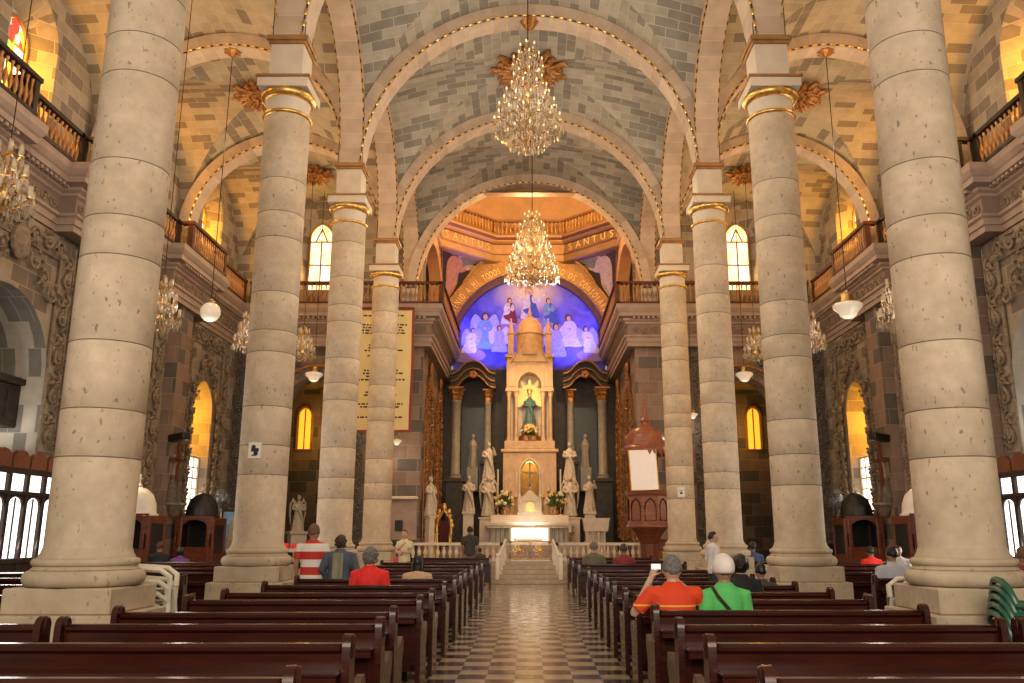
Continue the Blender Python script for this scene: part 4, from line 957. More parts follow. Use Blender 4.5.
# ================================================================ CHANDELIERS AND LAMPS
def drop_mb(mb, p, ln, r, mi=0):
    x, y, z = p; vs = [(x, y, z)] + [(x + r * cos(k * pi / 2), y + r * sin(k * pi / 2), z - ln * 0.65) for k in range(4)] + [(x, y, z - ln)]
    mb.add(vs, [(0, 1 + (k + 1) % 4, 1 + k) for k in range(4)] + [(5, 1 + k, 1 + (k + 1) % 4) for k in range(4)], mi)
def chandelier(name, label, loc, tiers, hgt, rod, group, power, tube=False, lit=1.0, glass='crystal', chain_r=0.012):
    """loc: lowest point; tiers: (z, radius, arms)"""
    t = thing(name, label, 'chandelier', loc, 0, group)
    mb = MB(); mb.tube([(0, 0, hgt), (0, 0, rod)], chain_r, 6); mb.build('suspension_chain', 'iron', t)
    mb = MB(); pr = [(0.0, 0.04), (0.06, 0.08), (0.03, 0.16)]
    for z, r, n in sorted(tiers): pr += [(0.03, z - 0.1), (0.09, z - 0.03), (0.1, z), (0.05, z + 0.06), (0.022, z + 0.12)]
    pr += [(0.03, hgt - 0.05), (0.05, hgt), (0.0, hgt + 0.03)]; mb.lathe(pr, n=12); mb.build('stem', 'brass', t, smooth=50)
    cr = MB(); rnd = random.Random(len(label) * 7 + int(loc[1]))
    for z, r, n in tiers:
        a = MB(); a.tube([(0.05, 0, z), (r * 0.3, 0, z - 0.10 - 0.05 * r), (r * 0.65, 0, z - 0.06), (r, 0, z + 0.02)], 0.014, 5); a.lathe([(0.045, z + 0.02), (0.05, z + 0.035), (0.02, z + 0.045)], (r, 0, 0), 8); am = a.mesh('arm', ['brass'], 40)
        c = MB(); c.lathe([(0.02, 0.04), (0.02, 0.16), (0.0, 0.162)] if not tube else [(0.028, 0.03), (0.034, 0.06), (0.034, 0.2), (0.028, 0.21)], (r, 0, z), 8, 0)
        c.ball((r, 0, z + (0.2 if not tube else 0.14)), (0.02, 0.02, 0.045) if not tube else (0.016, 0.016, 0.05), 6, 6, 1); cm = c.mesh('candle', ['candlewax' if not tube else glass, 'bulb'], 40)
        for k in range(n):
            an = 2 * pi * (k + 0.5 * (n % 2)) / n + 0.1
            for nm, me in (('arm', am), ('candle_lamp', cm)):
                o = bpy.data.objects.new(nm, me); COL.objects.link(o); o.parent = t; o.rotation_euler = (0, 0, an); KIDS.setdefault(t.name, []).append(o)
            cx, cy = r * cos(an), r * sin(an)
            for q in range(4 if not tube else 3):
                b_ = q * 2 * pi / 4 + an; drop_mb(cr, (cx + 0.045 * cos(b_), cy + 0.045 * sin(b_), z + 0.02), rnd.uniform(0.14, 0.24), 0.016)
            for q in range(3):                             # drops along the arm
                u = 0.35 + 0.22 * q; drop_mb(cr, (cx * u, cy * u, z - 0.06), rnd.uniform(0.1, 0.18), 0.014)
            an2 = an + pi / n; drop_mb(cr, (r * 0.93 * cos(an2), r * 0.93 * sin(an2), z - 0.04), 0.16, 0.018)
            for q in range(5):                             # swag of beads between neighbours
                aa = an + 2 * pi / n * (q + 0.5) / 5; sag = 0.09 * (1 - ((q - 2) / 2.5) ** 2); drop_mb(cr, (r * 0.97 * cos(aa), r * 0.97 * sin(aa), z - sag), 0.06, 0.014)
    zs = sorted(tiers, reverse=True)                       # chains of crystal between tiers
    for (z1, r1, n1), (z0, r0, n0) in zip(zs, zs[1:]):
        for k in range(n1):
            an = 2 * pi * k / n1
            for q in range(6): u = q / 6; rr = r1 * 0.6 + (r0 * 0.55 - r1 * 0.6) * u; drop_mb(cr, (rr * cos(an), rr * sin(an), z1 - (z1 - z0) * u), 0.1, 0.014)
    for k in range(10): an = k * 0.63; drop_mb(cr, (0.1 * cos(an), 0.1 * sin(an), 0.16), 0.14, 0.015)
    o = cr.build('crystal_drops', glass, t, smooth=0); o['kind'] = 'stuff'
    light('POINT', 'chandelier_light', (loc[0], loc[1], loc[2] + hgt * 0.55), power, CREAM if not tube else (1.0, 0.76, 0.5), 0.35)
    return t
M['candlewax'] = plain('old_candle_tube', (0.42, 0.33, 0.22), 0.5)
M['amber'] = crystal('amber_crystal', (0.85, 0.55, 0.22))
chandelier('crystal_chandelier', 'large crystal chandelier hanging highest over the nave, before the sunburst rosette', (-0.03, BM[1], 9.18), [(0.35, 0.42, 8), (0.62, 0.70, 14), (0.95, 0.6, 12), (1.3, 0.45, 10), (1.65, 0.3, 8), (2.05, 0.3, 8), (2.35, 0.16, 5)], 2.62, 5.1, 'crystal chandeliers of the nave', 14)
chandelier('crystal_chandelier', 'glowing golden crystal chandelier hanging in front of the apse arch', (0.08, BM[2], 7.88), [(0.3, 0.68, 16), (0.62, 0.6, 14), (0.95, 0.5, 12), (1.25, 0.4, 10), (1.55, 0.32, 8), (1.85, 0.2, 6)], 2.1, 6.4, 'crystal chandeliers of the nave', 45, glass='amber')
for s in (-1, 1):
    for y, z, nm in ((BM[0] , 5.74, 'nearest the camera, in front of the entrance bay'), (BM[1], 5.36, 'second from the camera, beside the first column'), (BM[2], 6.04, 'third from the camera, half behind the second column'), (BM[3], 6.9, 'fourth from the camera, before the end wall')):
        chandelier('aisle_chandelier', 'glass tube chandelier, %s aisle, %s' % (SIDE[s], nm), (s * 7.32, y, z), [(0.3, 0.36, 10), (0.62, 0.26, 8), (0.92, 0.16, 6)], 1.2, 13.56 - z, 'chandeliers of the aisles', 22, True, chain_r=0.008)
def rosette(label, loc, R):
    t = thing('ceiling_rosette', label, 'rosette', loc, 0, 'gilt sunburst rosettes under the vaults')
    mb = MB(); n = 18
    for k in range(n):
        a = 2 * pi * k / n; r1 = R * (1.0 if k % 2 else 0.84)
        mb.tube([(R * 0.45 * cos(a), R * 0.45 * sin(a), -0.08), (R * 0.62 * cos(a), R * 0.62 * sin(a), -0.16), (r1 * 0.9 * cos(a), r1 * 0.9 * sin(a), -0.1), (r1 * cos(a), r1 * sin(a), -0.22)], [0.05, 0.1 * R, 0.075 * R, 0.005], 6)
    for k in range(26):
        a = 2 * pi * (k + 0.5) / 26; r1 = R * (0.8 if k % 2 else 0.7)
        mb.tube([(R * 0.4 * cos(a), R * 0.4 * sin(a), -0.1), (R * 0.55 * cos(a), R * 0.55 * sin(a), -0.22), (r1 * cos(a), r1 * sin(a), -0.3)], [0.05, 0.075 * R, 0.005], 6)
    mb.build('sunburst_leaves', 'oldgold', t)
    mb = MB(); mb.lathe([(R * 0.62, -0.0), (R * 0.6, -0.08), (R * 0.5, -0.13), (R * 0.35, -0.1), (R * 0.3, -0.14), (0.1, -0.18), (0.0, -0.3)], n=28); 
    for k in range(24): a = 2 * pi * k / 24; r = R * (0.48 if k % 2 else 0.32); mb.ball((r * cos(a), r * sin(a), -0.16), 0.085 * R, 7, 5)
    mb.build('carved_centre', 'oldgold', t, smooth=40); return t
rosette('large brown and gold sunburst rosette at the crown of the nave vault', (0, BM[2], 14.33), 1.16)
for s in (-1, 1):
    rosette('brown and gold sunburst rosette on the %s aisle vault, half behind the second column' % SIDE[s], (s * 7.4, BM[2], 13.52), 0.9)
    rosette('brown and gold sunburst rosette on the %s aisle vault, near the end window' % SIDE[s], (s * 7.4, BM[3], 13.52), 0.8)
def lamp(label, loc, kind, d, top):
    t = thing('pendant_lamp', label, 'pendant lamp', loc, 0, 'milk glass pendant lamps'); r = d / 2
    MB().tube([(0, 0, r + 0.05), (0, 0, top - loc[2])], 0.01, 6).build('cord', 'iron', t)
    if kind == 'globe': pr = [(r * sin(a), -r * cos(a)) for a in (pi * k / 16 for k in range(16))] + [(r * 0.4, r * 1.05)]
    else: pr = [(0, -r * 0.62), (r * 0.3, -r * 0.58), (r * 0.52, -r * 0.42), (r * 0.62, -r * 0.2), (r * 0.95, 0.12 * r), (r, 0.3 * r), (r * 0.9, 0.42 * r), (r * 0.45, 0.55 * r), (r * 0.3, 0.62 * r)]
    MB().lathe(pr, n=28).build('milk_glass_shade', 'glassglobe', t, smooth=60)
    MB().lathe([(r * 0.42, r * (0.98 if kind == 'globe' else 0.58)), (r * 0.42, r * 1.1), (r * 0.15, r * 1.25), (0.02, r * 1.4)], n=16).build('fitting', 'brass', t, smooth=40)
    light('POINT', 'pendant_light', (loc[0], loc[1], loc[2] - r - 0.25), 10, CREAM, 0.1); return t
lamp('round white globe lamp hanging in the left aisle', (-7.36, CY[2], 6.5), 'globe', 0.46, 13.19)
lamp('wide white bowl lamp hanging in the right aisle', (7.36, CY[2], 6.55), 'bowl', 0.68, 13.19)
lamp('white bell lamp hanging before the left side chapel arch', (-7.36, 28.4, 6.75), 'bowl', 0.6, 13.56)
lamp('white bell lamp hanging before the right side chapel arch', (7.36, 28.4, 6.75), 'bowl', 0.6, 13.56)
lamp('small white lamp hanging in front of the banner, between the third and fourth columns', (-5.65, 28.72, 5.6), 'bowl', 0.34, 8.98)
lamp('small white lamp hanging beside the lower corner of the banner', (-4.5, 28.72, 4.55), 'bowl', 0.34, 8.98)
lamp('small white lamp hanging between the third and fourth columns of the right arcade', (5.6, 28.72, 5.45), 'bowl', 0.34, 8.98)
for s in (-1, 1):
    t = thing('arch_boss', 'small gilt boss under the aisle arch carrying a lamp cord, %s aisle' % SIDE[s], 'boss', (s * 7.36, CY[2], 13.18), 0, 'gilt bosses')
    mb = MB(); mb.lathe([(0.0, -0.16), (0.06, -0.12), (0.14, -0.06), (0.2, -0.03), (0.2, 0.0)], n=16, fold=lambda a, z: 0.12 * cos(8 * a)); mb.build('carved_boss', 'oldgold', t)
    lamp_t = None
t = thing('arch_boss', 'gilt boss at the crown of the nave arch above the large chandelier', 'boss', (0, CY[2] - 0.1, 13.98), 0, 'gilt bosses')
mb = MB(); mb.lathe([(0.0, -0.3), (0.07, -0.24), (0.15, -0.15), (0.2, -0.05), (0.22, 0.0)], n=16, fold=lambda a, z: 0.12 * cos(8 * a)); mb.build('carved_boss', 'oldgold', t)

# ================================================================ PEWS
def pew_mesh(Lx):
    h = Lx / 2; out = []
    mb = MB(); mb.cbox(-h + 0.05, h - 0.05, 0.03, 0.46, 0.41, 0.45, 0.012); out.append(('seat', mb.mesh('seat', ['pew'], 30)))
    mb = MB(); mb.cbox(-h + 0.05, h - 0.05, -0.015, 0.02, 0.2, 0.84, 0.004)
    n = max(2, round(Lx / 0.85))
    for k in range(n + 1): x = -h + 0.07 + (Lx - 0.14) * k / n; mb.cbox(x - 0.035, x + 0.035, -0.03, -0.014, 0.2, 0.7, 0.003)
    mb.cbox(-h + 0.05, h - 0.05, -0.03, -0.014, 0.2, 0.27, 0.003); out.append(('backrest', mb.mesh('backrest', ['pew'], 30)))
    mb = MB(); mb.cbox(-h + 0.05, h - 0.05, -0.045, 0.045, 0.815, 0.87, 0.018); out.append(('top_rail', mb.mesh('top_rail', ['pew'], 40)))
    mb = MB(); mb.cbox(-h + 0.05, h - 0.05, -0.2, -0.016, 0.7, 0.725, 0.008); mb.cbox(-h + 0.05, h - 0.05, -0.2, -0.185, 0.66, 0.7, 0.004); out.append(('book_ledge', mb.mesh('book_ledge', ['pew'], 30)))
    mb = MB(); mb.cbox(-h + 0.12, h - 0.12, -0.44, -0.3, 0.13, 0.17, 0.01)
    for k in range(3): x = -h + 0.25 + (Lx - 0.5) * k / 2; mb.cbox(x - 0.03, x + 0.03, -0.42, -0.02, 0.0, 0.13, 0.006)
    out.append(('kneeler', mb.mesh('kneeler', ['pew'], 30)))
    pts = [(-0.06, 0), (0.43, 0), (0.43, 0.06), (0.40, 0.1), (0.40, 0.42), (0.46, 0.52), (0.47, 0.58), (0.43, 0.63), (0.36, 0.62), (0.22, 0.56), (0.12, 0.58), (0.08, 0.68), (0.075, 0.84)]
    pts += [(0.005 + 0.075 * cos(a), 0.85 + 0.075 * sin(a)) for a in (pi * k / 8 for k in range(9))] + [(-0.07, 0.6), (-0.06, 0.1)]
    for x in (-h, h - 0.05):
        mb = MB(); T = Matrix.Translation((x, 0, 0)) @ Matrix(((0, 0, 1, 0), (1, 0, 0, 0), (0, 1, 0, 0), (0, 0, 0, 1))); mb.prism(pts, 0, 0.05, T); 
        mb.cbox(x - 0.012, x + 0.062, -0.02, 0.03, 0.78, 0.92, 0.01); out.append(('end_panel', mb.mesh('end_panel', ['pew'], 40)))
    return out
PEWS = {}
def pew(x0, x1, y, label, group):
    Lx = round(abs(x1 - x0), 2); first = Lx not in PEWS
    if first:
        t = thing('pew', label, 'pew', ((x0 + x1) / 2, y, 0), 0, group)
        for nm, me in pew_mesh(Lx):
            o = bpy.data.objects.new(nm, me); COL.objects.link(o); o.parent = t; KIDS.setdefault(t.name, []).append(o)
        PEWS[Lx] = t; return t
    return dup(PEWS[Lx], ((x0 + x1) / 2, y, 0), None, label, group)
PR = [4.1, 5.35, 6.4, 7.6, 8.8, 9.9, 11.2, 12.2, 13.3, 14.5, 15.9, 19.0, 21.6, 24.2]
PL = [4.1, 5.35, 6.45, 7.4, 8.75, 9.8, 11.25, 12.8, 13.9, 14.9, 16.5, 18.2, 20.1, 24.2]
for s, rows in ((-1, PL), (1, PR)):
    for i, y in enumerate(rows):
        xi = 1.06 + (0.05 if (s, i) == (-1, 3) else 0); pew(s * xi, s * (xi + 2.36), y, 'dark varnished pew on the %s of the central aisle, %s row counting from the camera' % (SIDE[s], ORD[i]), 'nave pews')
    pew(s * 3.52, s * 8.0, rows[2], 'long dark pew running from the nave into the %s aisle before the nearest column' % SIDE[s], 'aisle pews')
    for i, y in enumerate((9.4, 11.3, 13.0, 14.9, 16.8)): pew(s * 5.1, s * 7.0, y, 'short dark pew in the %s aisle beside the columns, %s behind the nearest column' % (SIDE[s], ORD[i]), 'aisle pews'); pew(s * 7.15, s * 9.3, y, 'dark pew along the %s aisle wall side, %s behind the nearest column' % (SIDE[s], ORD[i]), 'aisle pews')
    for i, y in enumerate((18.9, 20.5)): pew(s * 5.3, s * 9.2, y, 'long reddish pew across the %s aisle, %s row before the confessionals' % (SIDE[s], ORD[i]), 'aisle pews')

# ================================================================ ALTAR, RAIL AND FURNISHINGS OF THE CHANCEL
t = thing('chancel_stairs', 'pale marble steps rising from the central aisle to the altar gate', 'stairs', (0, 27.0, 0))
for k in range(4): MB().cbox(-1.25, 1.25, k * 0.36, 1.49, k * 0.13, (k + 1) * 0.13, 0.012).build('step', 'marble' if False else 'chancel_floor', t)
MB().cbox(-1.25, 1.25, 1.4, 1.49, 0.52, 0.645, 0.01).build('step', 'chancel_floor', t)
RPROF = [(0.06, 0.0), (0.06, 0.03), (0.03, 0.06), (0.045, 0.12), (0.075, 0.2), (0.06, 0.28), (0.03, 0.36), (0.05, 0.41), (0.03, 0.44), (0.055, 0.48)]
for s in (-1, 1):
    balustrade('white marble altar rail on the %s of the altar gate' % SIDE[s], [(s * 0.75 + s * 0.12, 28.75), (s * 4.15, 28.75)], 0.65, 'marble', 'marble', 0.42, 0.2, 'altar_rail', 'altar rail sections', [(r, z * 0.64 / 0.48) for r, z in RPROF], 0.08)
    t = thing('stair_handrail', 'slender white balustrade descending the altar steps, %s side' % SIDE[s], 'handrail', (s * 0.98, 27.0, 0), 0, 'white stair balustrades')
    P0, P1 = (0, 0.05, 0.72), (-s * 0.2, 1.6, 1.32)
    mb = MB(); mb.tube([P0, P1], 0.04, 8); mb.build('sloping_rail', 'white', t)
    for k in range(8):
        u = k / 7; x, y, z = (P0[i] + (P1[i] - P0[i]) * u for i in range(3)); z0 = 0.13 * max(1, min(4, int(y / 0.36) + 1))
        mb = MB(); mb.lathe([(0.03, z0), (0.018, z0 + 0.1), (0.045, z0 + 0.25), (0.018, z0 + 0.42), (0.025, z)], (x, y, 0), 8); mb.build('baluster', 'white', t, smooth=60)
    mb = MB(); mb.cbox(-0.06, 0.06, -0.02, 0.1, 0.13, 0.8, 0.01); mb.ball((0, 0.04, 0.86), 0.07, 10, 8); mb.build('newel_post', 'white', t)
t = thing('altar_gate', 'low gilt double gate at the top of the altar steps', 'gate', (0.03, 28.75, 0.65))
for s in (-1, 1):
    mb = MB(); x0, x1 = s * 0.03, s * 0.66
    mb.tube([(x0, 0, 0.05), (x0, 0, 0.62), (x1, 0, 0.62), (x1, 0, 0.05)], 0.025, 6, closed=True); c = (x0 + x1) / 2
    for k in range(8):
        a = k * pi / 4; mb.tube([(c + 0.05 * cos(a), 0, 0.33 + 0.05 * sin(a)), (c + 0.15 * cos(a + 0.3), 0, 0.33 + 0.13 * sin(a + 0.3)), (c + 0.24 * cos(a), 0, 0.33 + 0.2 * sin(a)), (c + 0.2 * cos(a - 0.3), 0, 0.33 + 0.17 * sin(a - 0.3))], 0.018, 5)
    mb.ball((c, 0, 0.33), (0.07, 0.03, 0.07), 8, 6); mb.build('gate_leaf', 'gold', t)
# altar table
M['altarglow'] = emis('lit_white_altar_front', (1.0, 0.95, 0.78), 1.6)
M['greymarble'] = plain('grey_veined_marble', (0.30, 0.28, 0.25), 0.35, var=0.3, scale=9)
t = thing('altar_table', 'white marble altar with a brightly lit front panel and grey colonnettes', 'altar', (0.02, 33.3, 1.09))
mb = MB(); mb.cbox(-1.75, 1.75, -0.1, 1.2, 0.72, 0.86, 0.02); mb.cbox(-1.65, 1.65, -0.05, 1.2, 0.64, 0.72, 0.015); mb.build('altar_slab', 'marble', t)
mb = MB(); mb.cbox(-1.55, 1.55, 0.25, 1.2, 0, 0.64, 0.01); mb.build('altar_body', 'marble', t)
mb = MB(); mb.cbox(-1.8, 1.8, -0.1, 1.2, -0.0, 0.06, 0.01); mb.build('altar_step', 'marble', t)
for x in (-1.5, -1.3, -1.1, -0.92, 0.92, 1.1, 1.3, 1.5): MB().lathe([(0.06, 0.06), (0.06, 0.1), (0.045, 0.13), (0.045, 0.56), (0.06, 0.6), (0.06, 0.64)], (x, 0.08, 0), 12).build('colonnette', 'greymarble', t, smooth=50)
mb = MB(); mb.cbox(-0.78, -0.7, -0.02, 0.3, 0.06, 0.64, 0.01); mb.cbox(0.7, 0.78, -0.02, 0.3, 0.06, 0.64, 0.01); mb.cbox(-0.78, 0.78, -0.02, 0.3, 0.06, 0.13, 0.01); mb.build('front_panel_frame', 'marble', t)
MB().box(-0.7, 0.7, 0.2, 0.24, 0.12, 0.64).build('lit_panel', 'altarglow', t)
mb = MB(); mb.tube([(-0.5, 0.1, 0.2), (-0.2, 0.1, 0.22), (0.15, 0.1, 0.21), (0.5, 0.1, 0.19)], [0.06, 0.1, 0.09, 0.05], 8); mb.ball((-0.56, 0.1, 0.22), 0.07, 8, 6); mb.build('recumbent_relief', 'white', t)
mb = MB()
for s in (-1, 1): mb.cbox(s * 1.65 - 0.35, s * 1.65 + 0.35, 1.0, 1.7, 0, 1.0, 0.02); mb.cbox(s * 1.65 - 0.4, s * 1.65 + 0.4, 0.95, 1.72, 1.0, 1.06, 0.015); mb.build('statue_pedestal', 'marble', t); mb = MB()
mb = MB(); mb.cbox(-1.55, 1.55, 0.75, 1.2, 0.86, 1.15, 0.015); mb.build('altar_shelf', 'marble', t)
light('AREA', 'altar_front_light', (0, 32.9, 2.2), 12, (1, 0.93, 0.75), 0.9, target=(0, 33.5, 1.3), size_y=0.2)
# tabernacle with gable
t = thing('tabernacle', 'small white gabled tabernacle standing between the flower bouquets on the altar shelf', 'tabernacle', (0.03, 34.28, 2.24))
mb = MB(); mb.cbox(-0.5, 0.5, -0.22, 0.2, 0, 0.12, 0.01); mb.cbox(-0.42, 0.42, -0.18, 0.2, 0.12, 0.55, 0.01); mb.build('cabinet', 'marble', t)
mb = MB(); mb.prism([(-0.46, 0.55), (0.46, 0.55), (0.0, 1.0)], -0.2, 0.22, RX); mb.ball((0, -0.2, 1.03), 0.05, 8, 6)
for s in (-1, 1): mb.lathe([(0.06, 0.12), (0.05, 0.7), (0.07, 0.72), (0.0, 0.92)], (s * 0.42, -0.2, 0), 10)
mb.build('gabled_roof', 'marble', t)
mb = MB(); mb.prism([(-0.17, 0.13), (0.17, 0.13), (0.17, 0.38), (0.1, 0.47), (0, 0.52), (-0.1, 0.47), (-0.17, 0.38)], 0.18, 0.2, RX); mb.build('door', 'brass', t)
# flowers
M['leafgreen'] = plain('bouquet_leaf', (0.08, 0.12, 0.03), 0.6, var=0.4); M['petalwhite'] = plain('cream_petal', (0.78, 0.66, 0.42), 0.6, var=0.2); M['petalyellow'] = plain('yellow_petal', (0.62, 0.36, 0.06), 0.6, var=0.3)
def bouquet(label, loc, w, h, seed):
    rnd = random.Random(seed); t = thing('flower_bouquet', label, 'flowers', loc, 0, 'altar flower bouquets')
    MB().lathe([(0.09, 0), (0.12, 0.06), (0.14, 0.2), (0.1, 0.24)], n=14).build('vase', 'brass', t, smooth=50)
    lf = MB(); fl = MB()
    for k in range(70):
        a = rnd.uniform(0, 2 * pi); e = rnd.uniform(-0.25, 1.2); r = rnd.uniform(0.6, 1.0); p = Vector((w * r * cos(a) * cos(e), w * 0.6 * r * sin(a) * cos(e), 0.22 + h * 0.4 + h * 0.6 * r * sin(e)))
        lf.tube([(p.x * 0.3, p.y * 0.3, 0.2 + (p.z - 0.2) * 0.4), p * 0.8 + Vector((0, 0, 0.05)), p], [0.01, 0.035, 0.004], 4)
        if k < 46: fl.ball(p, rnd.uniform(0.04, 0.065), 7, 5, 0 if rnd.random() < 0.6 else 1, fn=lambda v: v * (1 + 0.18 * cos(5 * atan2(v.y, v.x))))
    o = lf.build('foliage', 'leafgreen', t); o['kind'] = 'stuff'; o = fl.build('blossom', ['petalwhite', 'petalyellow'], t); o['kind'] = 'stuff'; return t
bouquet('cream flower bouquet on the altar at the left of the tabernacle', (-1.0, 34.2, 2.24), 0.42, 0.75, 3)
bouquet('cream flower bouquet on the altar at the right of the tabernacle', (1.05, 34.2, 2.24), 0.42, 0.75, 4)
bouquet('flower arrangement at the feet of the statue in the shrine', (0.02, 35.22, 5.29), 0.42, 0.42, 5)
# candlesticks
def candlestick(label, loc, hs, hc, r=0.03):
    t = thing('candlestick', label, 'candlestick', loc, 0, 'altar candlesticks')
    MB().lathe([(0.1, 0), (0.1, 0.03), (0.04, 0.06), (0.025, 0.1), (0.05, hs * 0.45), (0.02, hs * 0.55), (0.025, hs * 0.85), (0.08, hs - 0.03), (0.08, hs)], n=14).build('stand', 'brass', t, smooth=50)
    MB().lathe([(r, hs), (r, hs + hc), (0.0, hs + hc + 0.01)], n=10).build('candle', 'marble', t, smooth=50); return t
for s in (-1, 1):
    candlestick('tall white candle beside the angel at the %s end of the altar' % SIDE[s], (s * 1.26, 34.3, 2.24), 0.55, 1.25, 0.035)
    candlestick('brass candlestick nearer the tabernacle on the %s of the crucifix' % SIDE[s], (s * 0.78, 34.42, 2.24), 0.95, 0.25)
    candlestick('short brass candlestick next to the tabernacle, %s side' % SIDE[s], (s * 0.55, 34.36, 2.24), 0.7, 0.15)
t = thing('altar_crucifix', 'dark crucifix standing in the golden lit niche of the shrine', 'crucifix', (0.02, 35.36, 3.04))
mb = MB(); mb.lathe([(0.2, 0), (0.18, 0.06), (0.06, 0.12), (0.05, 0.2)], n=14); mb.build('foot', 'brass', t); mb = MB(); mb.cbox(-0.03, 0.03, -0.02, 0.02, 0.15, 1.35, 0.006); mb.cbox(-0.3, 0.3, -0.02, 0.02, 0.92, 0.98, 0.006); mb.build('cross', 'redwood', t)
def corpus(mb, k=1.0, o=(0, 0, 0)):
    q = lambda x, y, z: (o[0] + x * k, o[1] + y * k, o[2] + z * k)
    mb.tube([q(0, 0, 0.0), q(0.01, -0.02, 0.2), q(0, -0.01, 0.38), q(0, 0, 0.52)], [0.02 * k, 0.05 * k, 0.05 * k, 0.07 * k], 8); mb.ball(q(0.02, -0.03, 0.62), 0.05 * k, 8, 6)
    for s in (-1, 1): mb.tube([q(s * 0.05, 0, 0.5), q(s * 0.16, 0, 0.54), q(s * 0.28, 0, 0.6)], [0.03 * k, 0.02 * k, 0.015 * k], 6); mb.tube([q(s * 0.03, 0, 0.2), q(s * 0.03, -0.05, 0.05), q(s * 0.01, 0, -0.15)], [0.035 * k, 0.03 * k, 0.018 * k], 6)
mb = MB(); corpus(mb, 0.85, (0, -0.03, 0.45)); put('corpus', fuse(mb, 0.012, 1), 'retcol', t)
# ---- statues
def robe_statue(kind):
    mb = MB()
    mb.lathe([(0.30, 0), (0.29, 0.1), (0.24, 0.45), (0.2, 0.8), (0.2, 0.98), (0.21, 1.12), (0.2, 1.25), (0.12, 1.36), (0.06, 1.4), (0.055, 1.46)], n=40, sy=0.75, fold=lambda a, z: 0.09 * sin(9 * a + 2 * z) * max(0, 1 - z / 1.15))
    mb.ball((0, -0.01, 1.56), (0.088, 0.1, 0.12), 14, 10); mb.ball((0, -0.1, 1.54), (0.02, 0.03, 0.03), 6, 5); mb.ball((0, 0.03, 1.58), (0.1, 0.1, 0.12), 12, 8)
    for s in (-1, 1):
        if kind == 'raised' and s > 0: mb.tube([(0.2, 0, 1.27), (0.3, -0.05, 1.1), (0.24, -0.16, 1.32), (0.18, -0.2, 1.45)], [0.08, 0.075, 0.05, 0.035], 8)
        else: mb.tube([(s * 0.2, 0, 1.27), (s * 0.27, -0.03, 1.03), (s * 0.16, -0.18, 0.98), (s * 0.05, -0.2, 1.06)], [0.08, 0.085, 0.06, 0.035], 8)
    mb.tube([(-0.2, -0.1, 1.2), (0.0, -0.19, 0.95), (0.16, -0.17, 0.55), (0.22, -0.12, 0.2)], [0.06, 0.07, 0.07, 0.05], 8)
    if kind == 'angel':
        for s in (-1, 1): mb.tube([(s * 0.1, 0.12, 1.2), (s * 0.27, 0.2, 1.5), (s * 0.36, 0.2, 1.25), (s * 0.36, 0.2, 0.8), (s * 0.3, 0.18, 0.3)], [0.07, 0.1, 0.12, 0.1, 0.03], 10, flat=0.5)
    return fuse(mb, 0.018, 2)
ST = {k: robe_statue(k) for k in ('plain', 'raised', 'angel')}
def statue(label, loc, h, kind, ped, mat='statue', rz=0, sxp=0.34, group='marble statues'):
    """loc is the floor under the pedestal, ped the pedestal height"""
    t = thing('marble_statue', label, 'statue', loc, rz, group)
    if ped > 0.05:
        mb = MB(); w = sxp; mb.cbox(-w, w, -w, w, 0, 0.14, 0.015); mb.cbox(-w * 0.82, w * 0.82, -w * 0.82, w * 0.82, 0.14, ped - 0.1, 0.015); mb.cbox(-w, w, -w, w, ped - 0.1, ped, 0.015); mb.build('pedestal', 'marble', t)
    o = put('figure', ST[kind], mat, t, (0, 0, ped)); o.scale = (h / 1.68,) * 3; return t
for s in (-1, 1):
    sd = SIDE[s]
    statue('white saint statue on a tall pedestal beside the altar, %s side' % sd, (s * 2.42, 34.3, 1.09), 1.42, 'plain' if s < 0 else 'raised', 1.28, sxp=0.25)
    statue('white winged angel statue standing at the %s end of the altar' % sd, (s * 1.65, 34.65, 2.15), 1.6, 'angel', 0.05)
    statue('white statue standing above the angel at the %s of the shrine' % sd, (s * 1.68, 35.35, 1.09), 1.5, 'raised' if s < 0 else 'plain', 2.65, sxp=0.22)
statue('pale statue of a robed figure on a pedestal against the gilt chancel panel', (-3.44, 29.9, 0.65), 1.34, 'plain', 1.47, rz=0.9, sxp=0.15)
statue('pale kneeling angel statue on a pillar inside the left chapel arch', (-8.2, 30.6, 0), 1.25, 'angel', 1.6, rz=0.5)
statue('small pale saint statue on the ledge of the right side chapel', (5.15, 29.0, 0), 1.0, 'plain', 1.5, sxp=0.2)
# statue with sunburst in the upper niche
t = thing('niche_statue', 'crowned robed statue in front of golden rays in the upper niche of the shrine', 'statue', (0.02, 35.52, 5.29))
M['teal'] = plain('teal_painted_robe', (0.06, 0.12, 0.11), 0.6, var=0.3); M['sunray'] = plain('bright_gilt_rays', (0.98, 0.80, 0.28), 0.35, 0.15, var=0.1)
mb = MB(); mb.lathe([(0.42, 0), (0.42, 0.2), (0.3, 0.3), (0.36, 0.5), (0.3, 0.62), (0.24, 0.72)], n=20, fold=lambda a, z: 0.1 * cos(6 * a)); mb.build('cloud_base', 'oldgold', t)
o = put('robed_figure', ST['plain'].copy(), 'teal', t, (0, 0, 0.66)); o.scale = (0.84, 0.84, 0.84)
MB().ball((0, -0.09, 1.965), (0.06, 0.05, 0.09), 10, 8).build('face', 'p_skin', t)
mb = MB(); mb.lathe([(0.07, 2.06), (0.1, 2.12), (0.12, 2.22)], n=12, fold=lambda a, z: 0.15 * cos(6 * a)); mb.build('crown', 'gold', t)
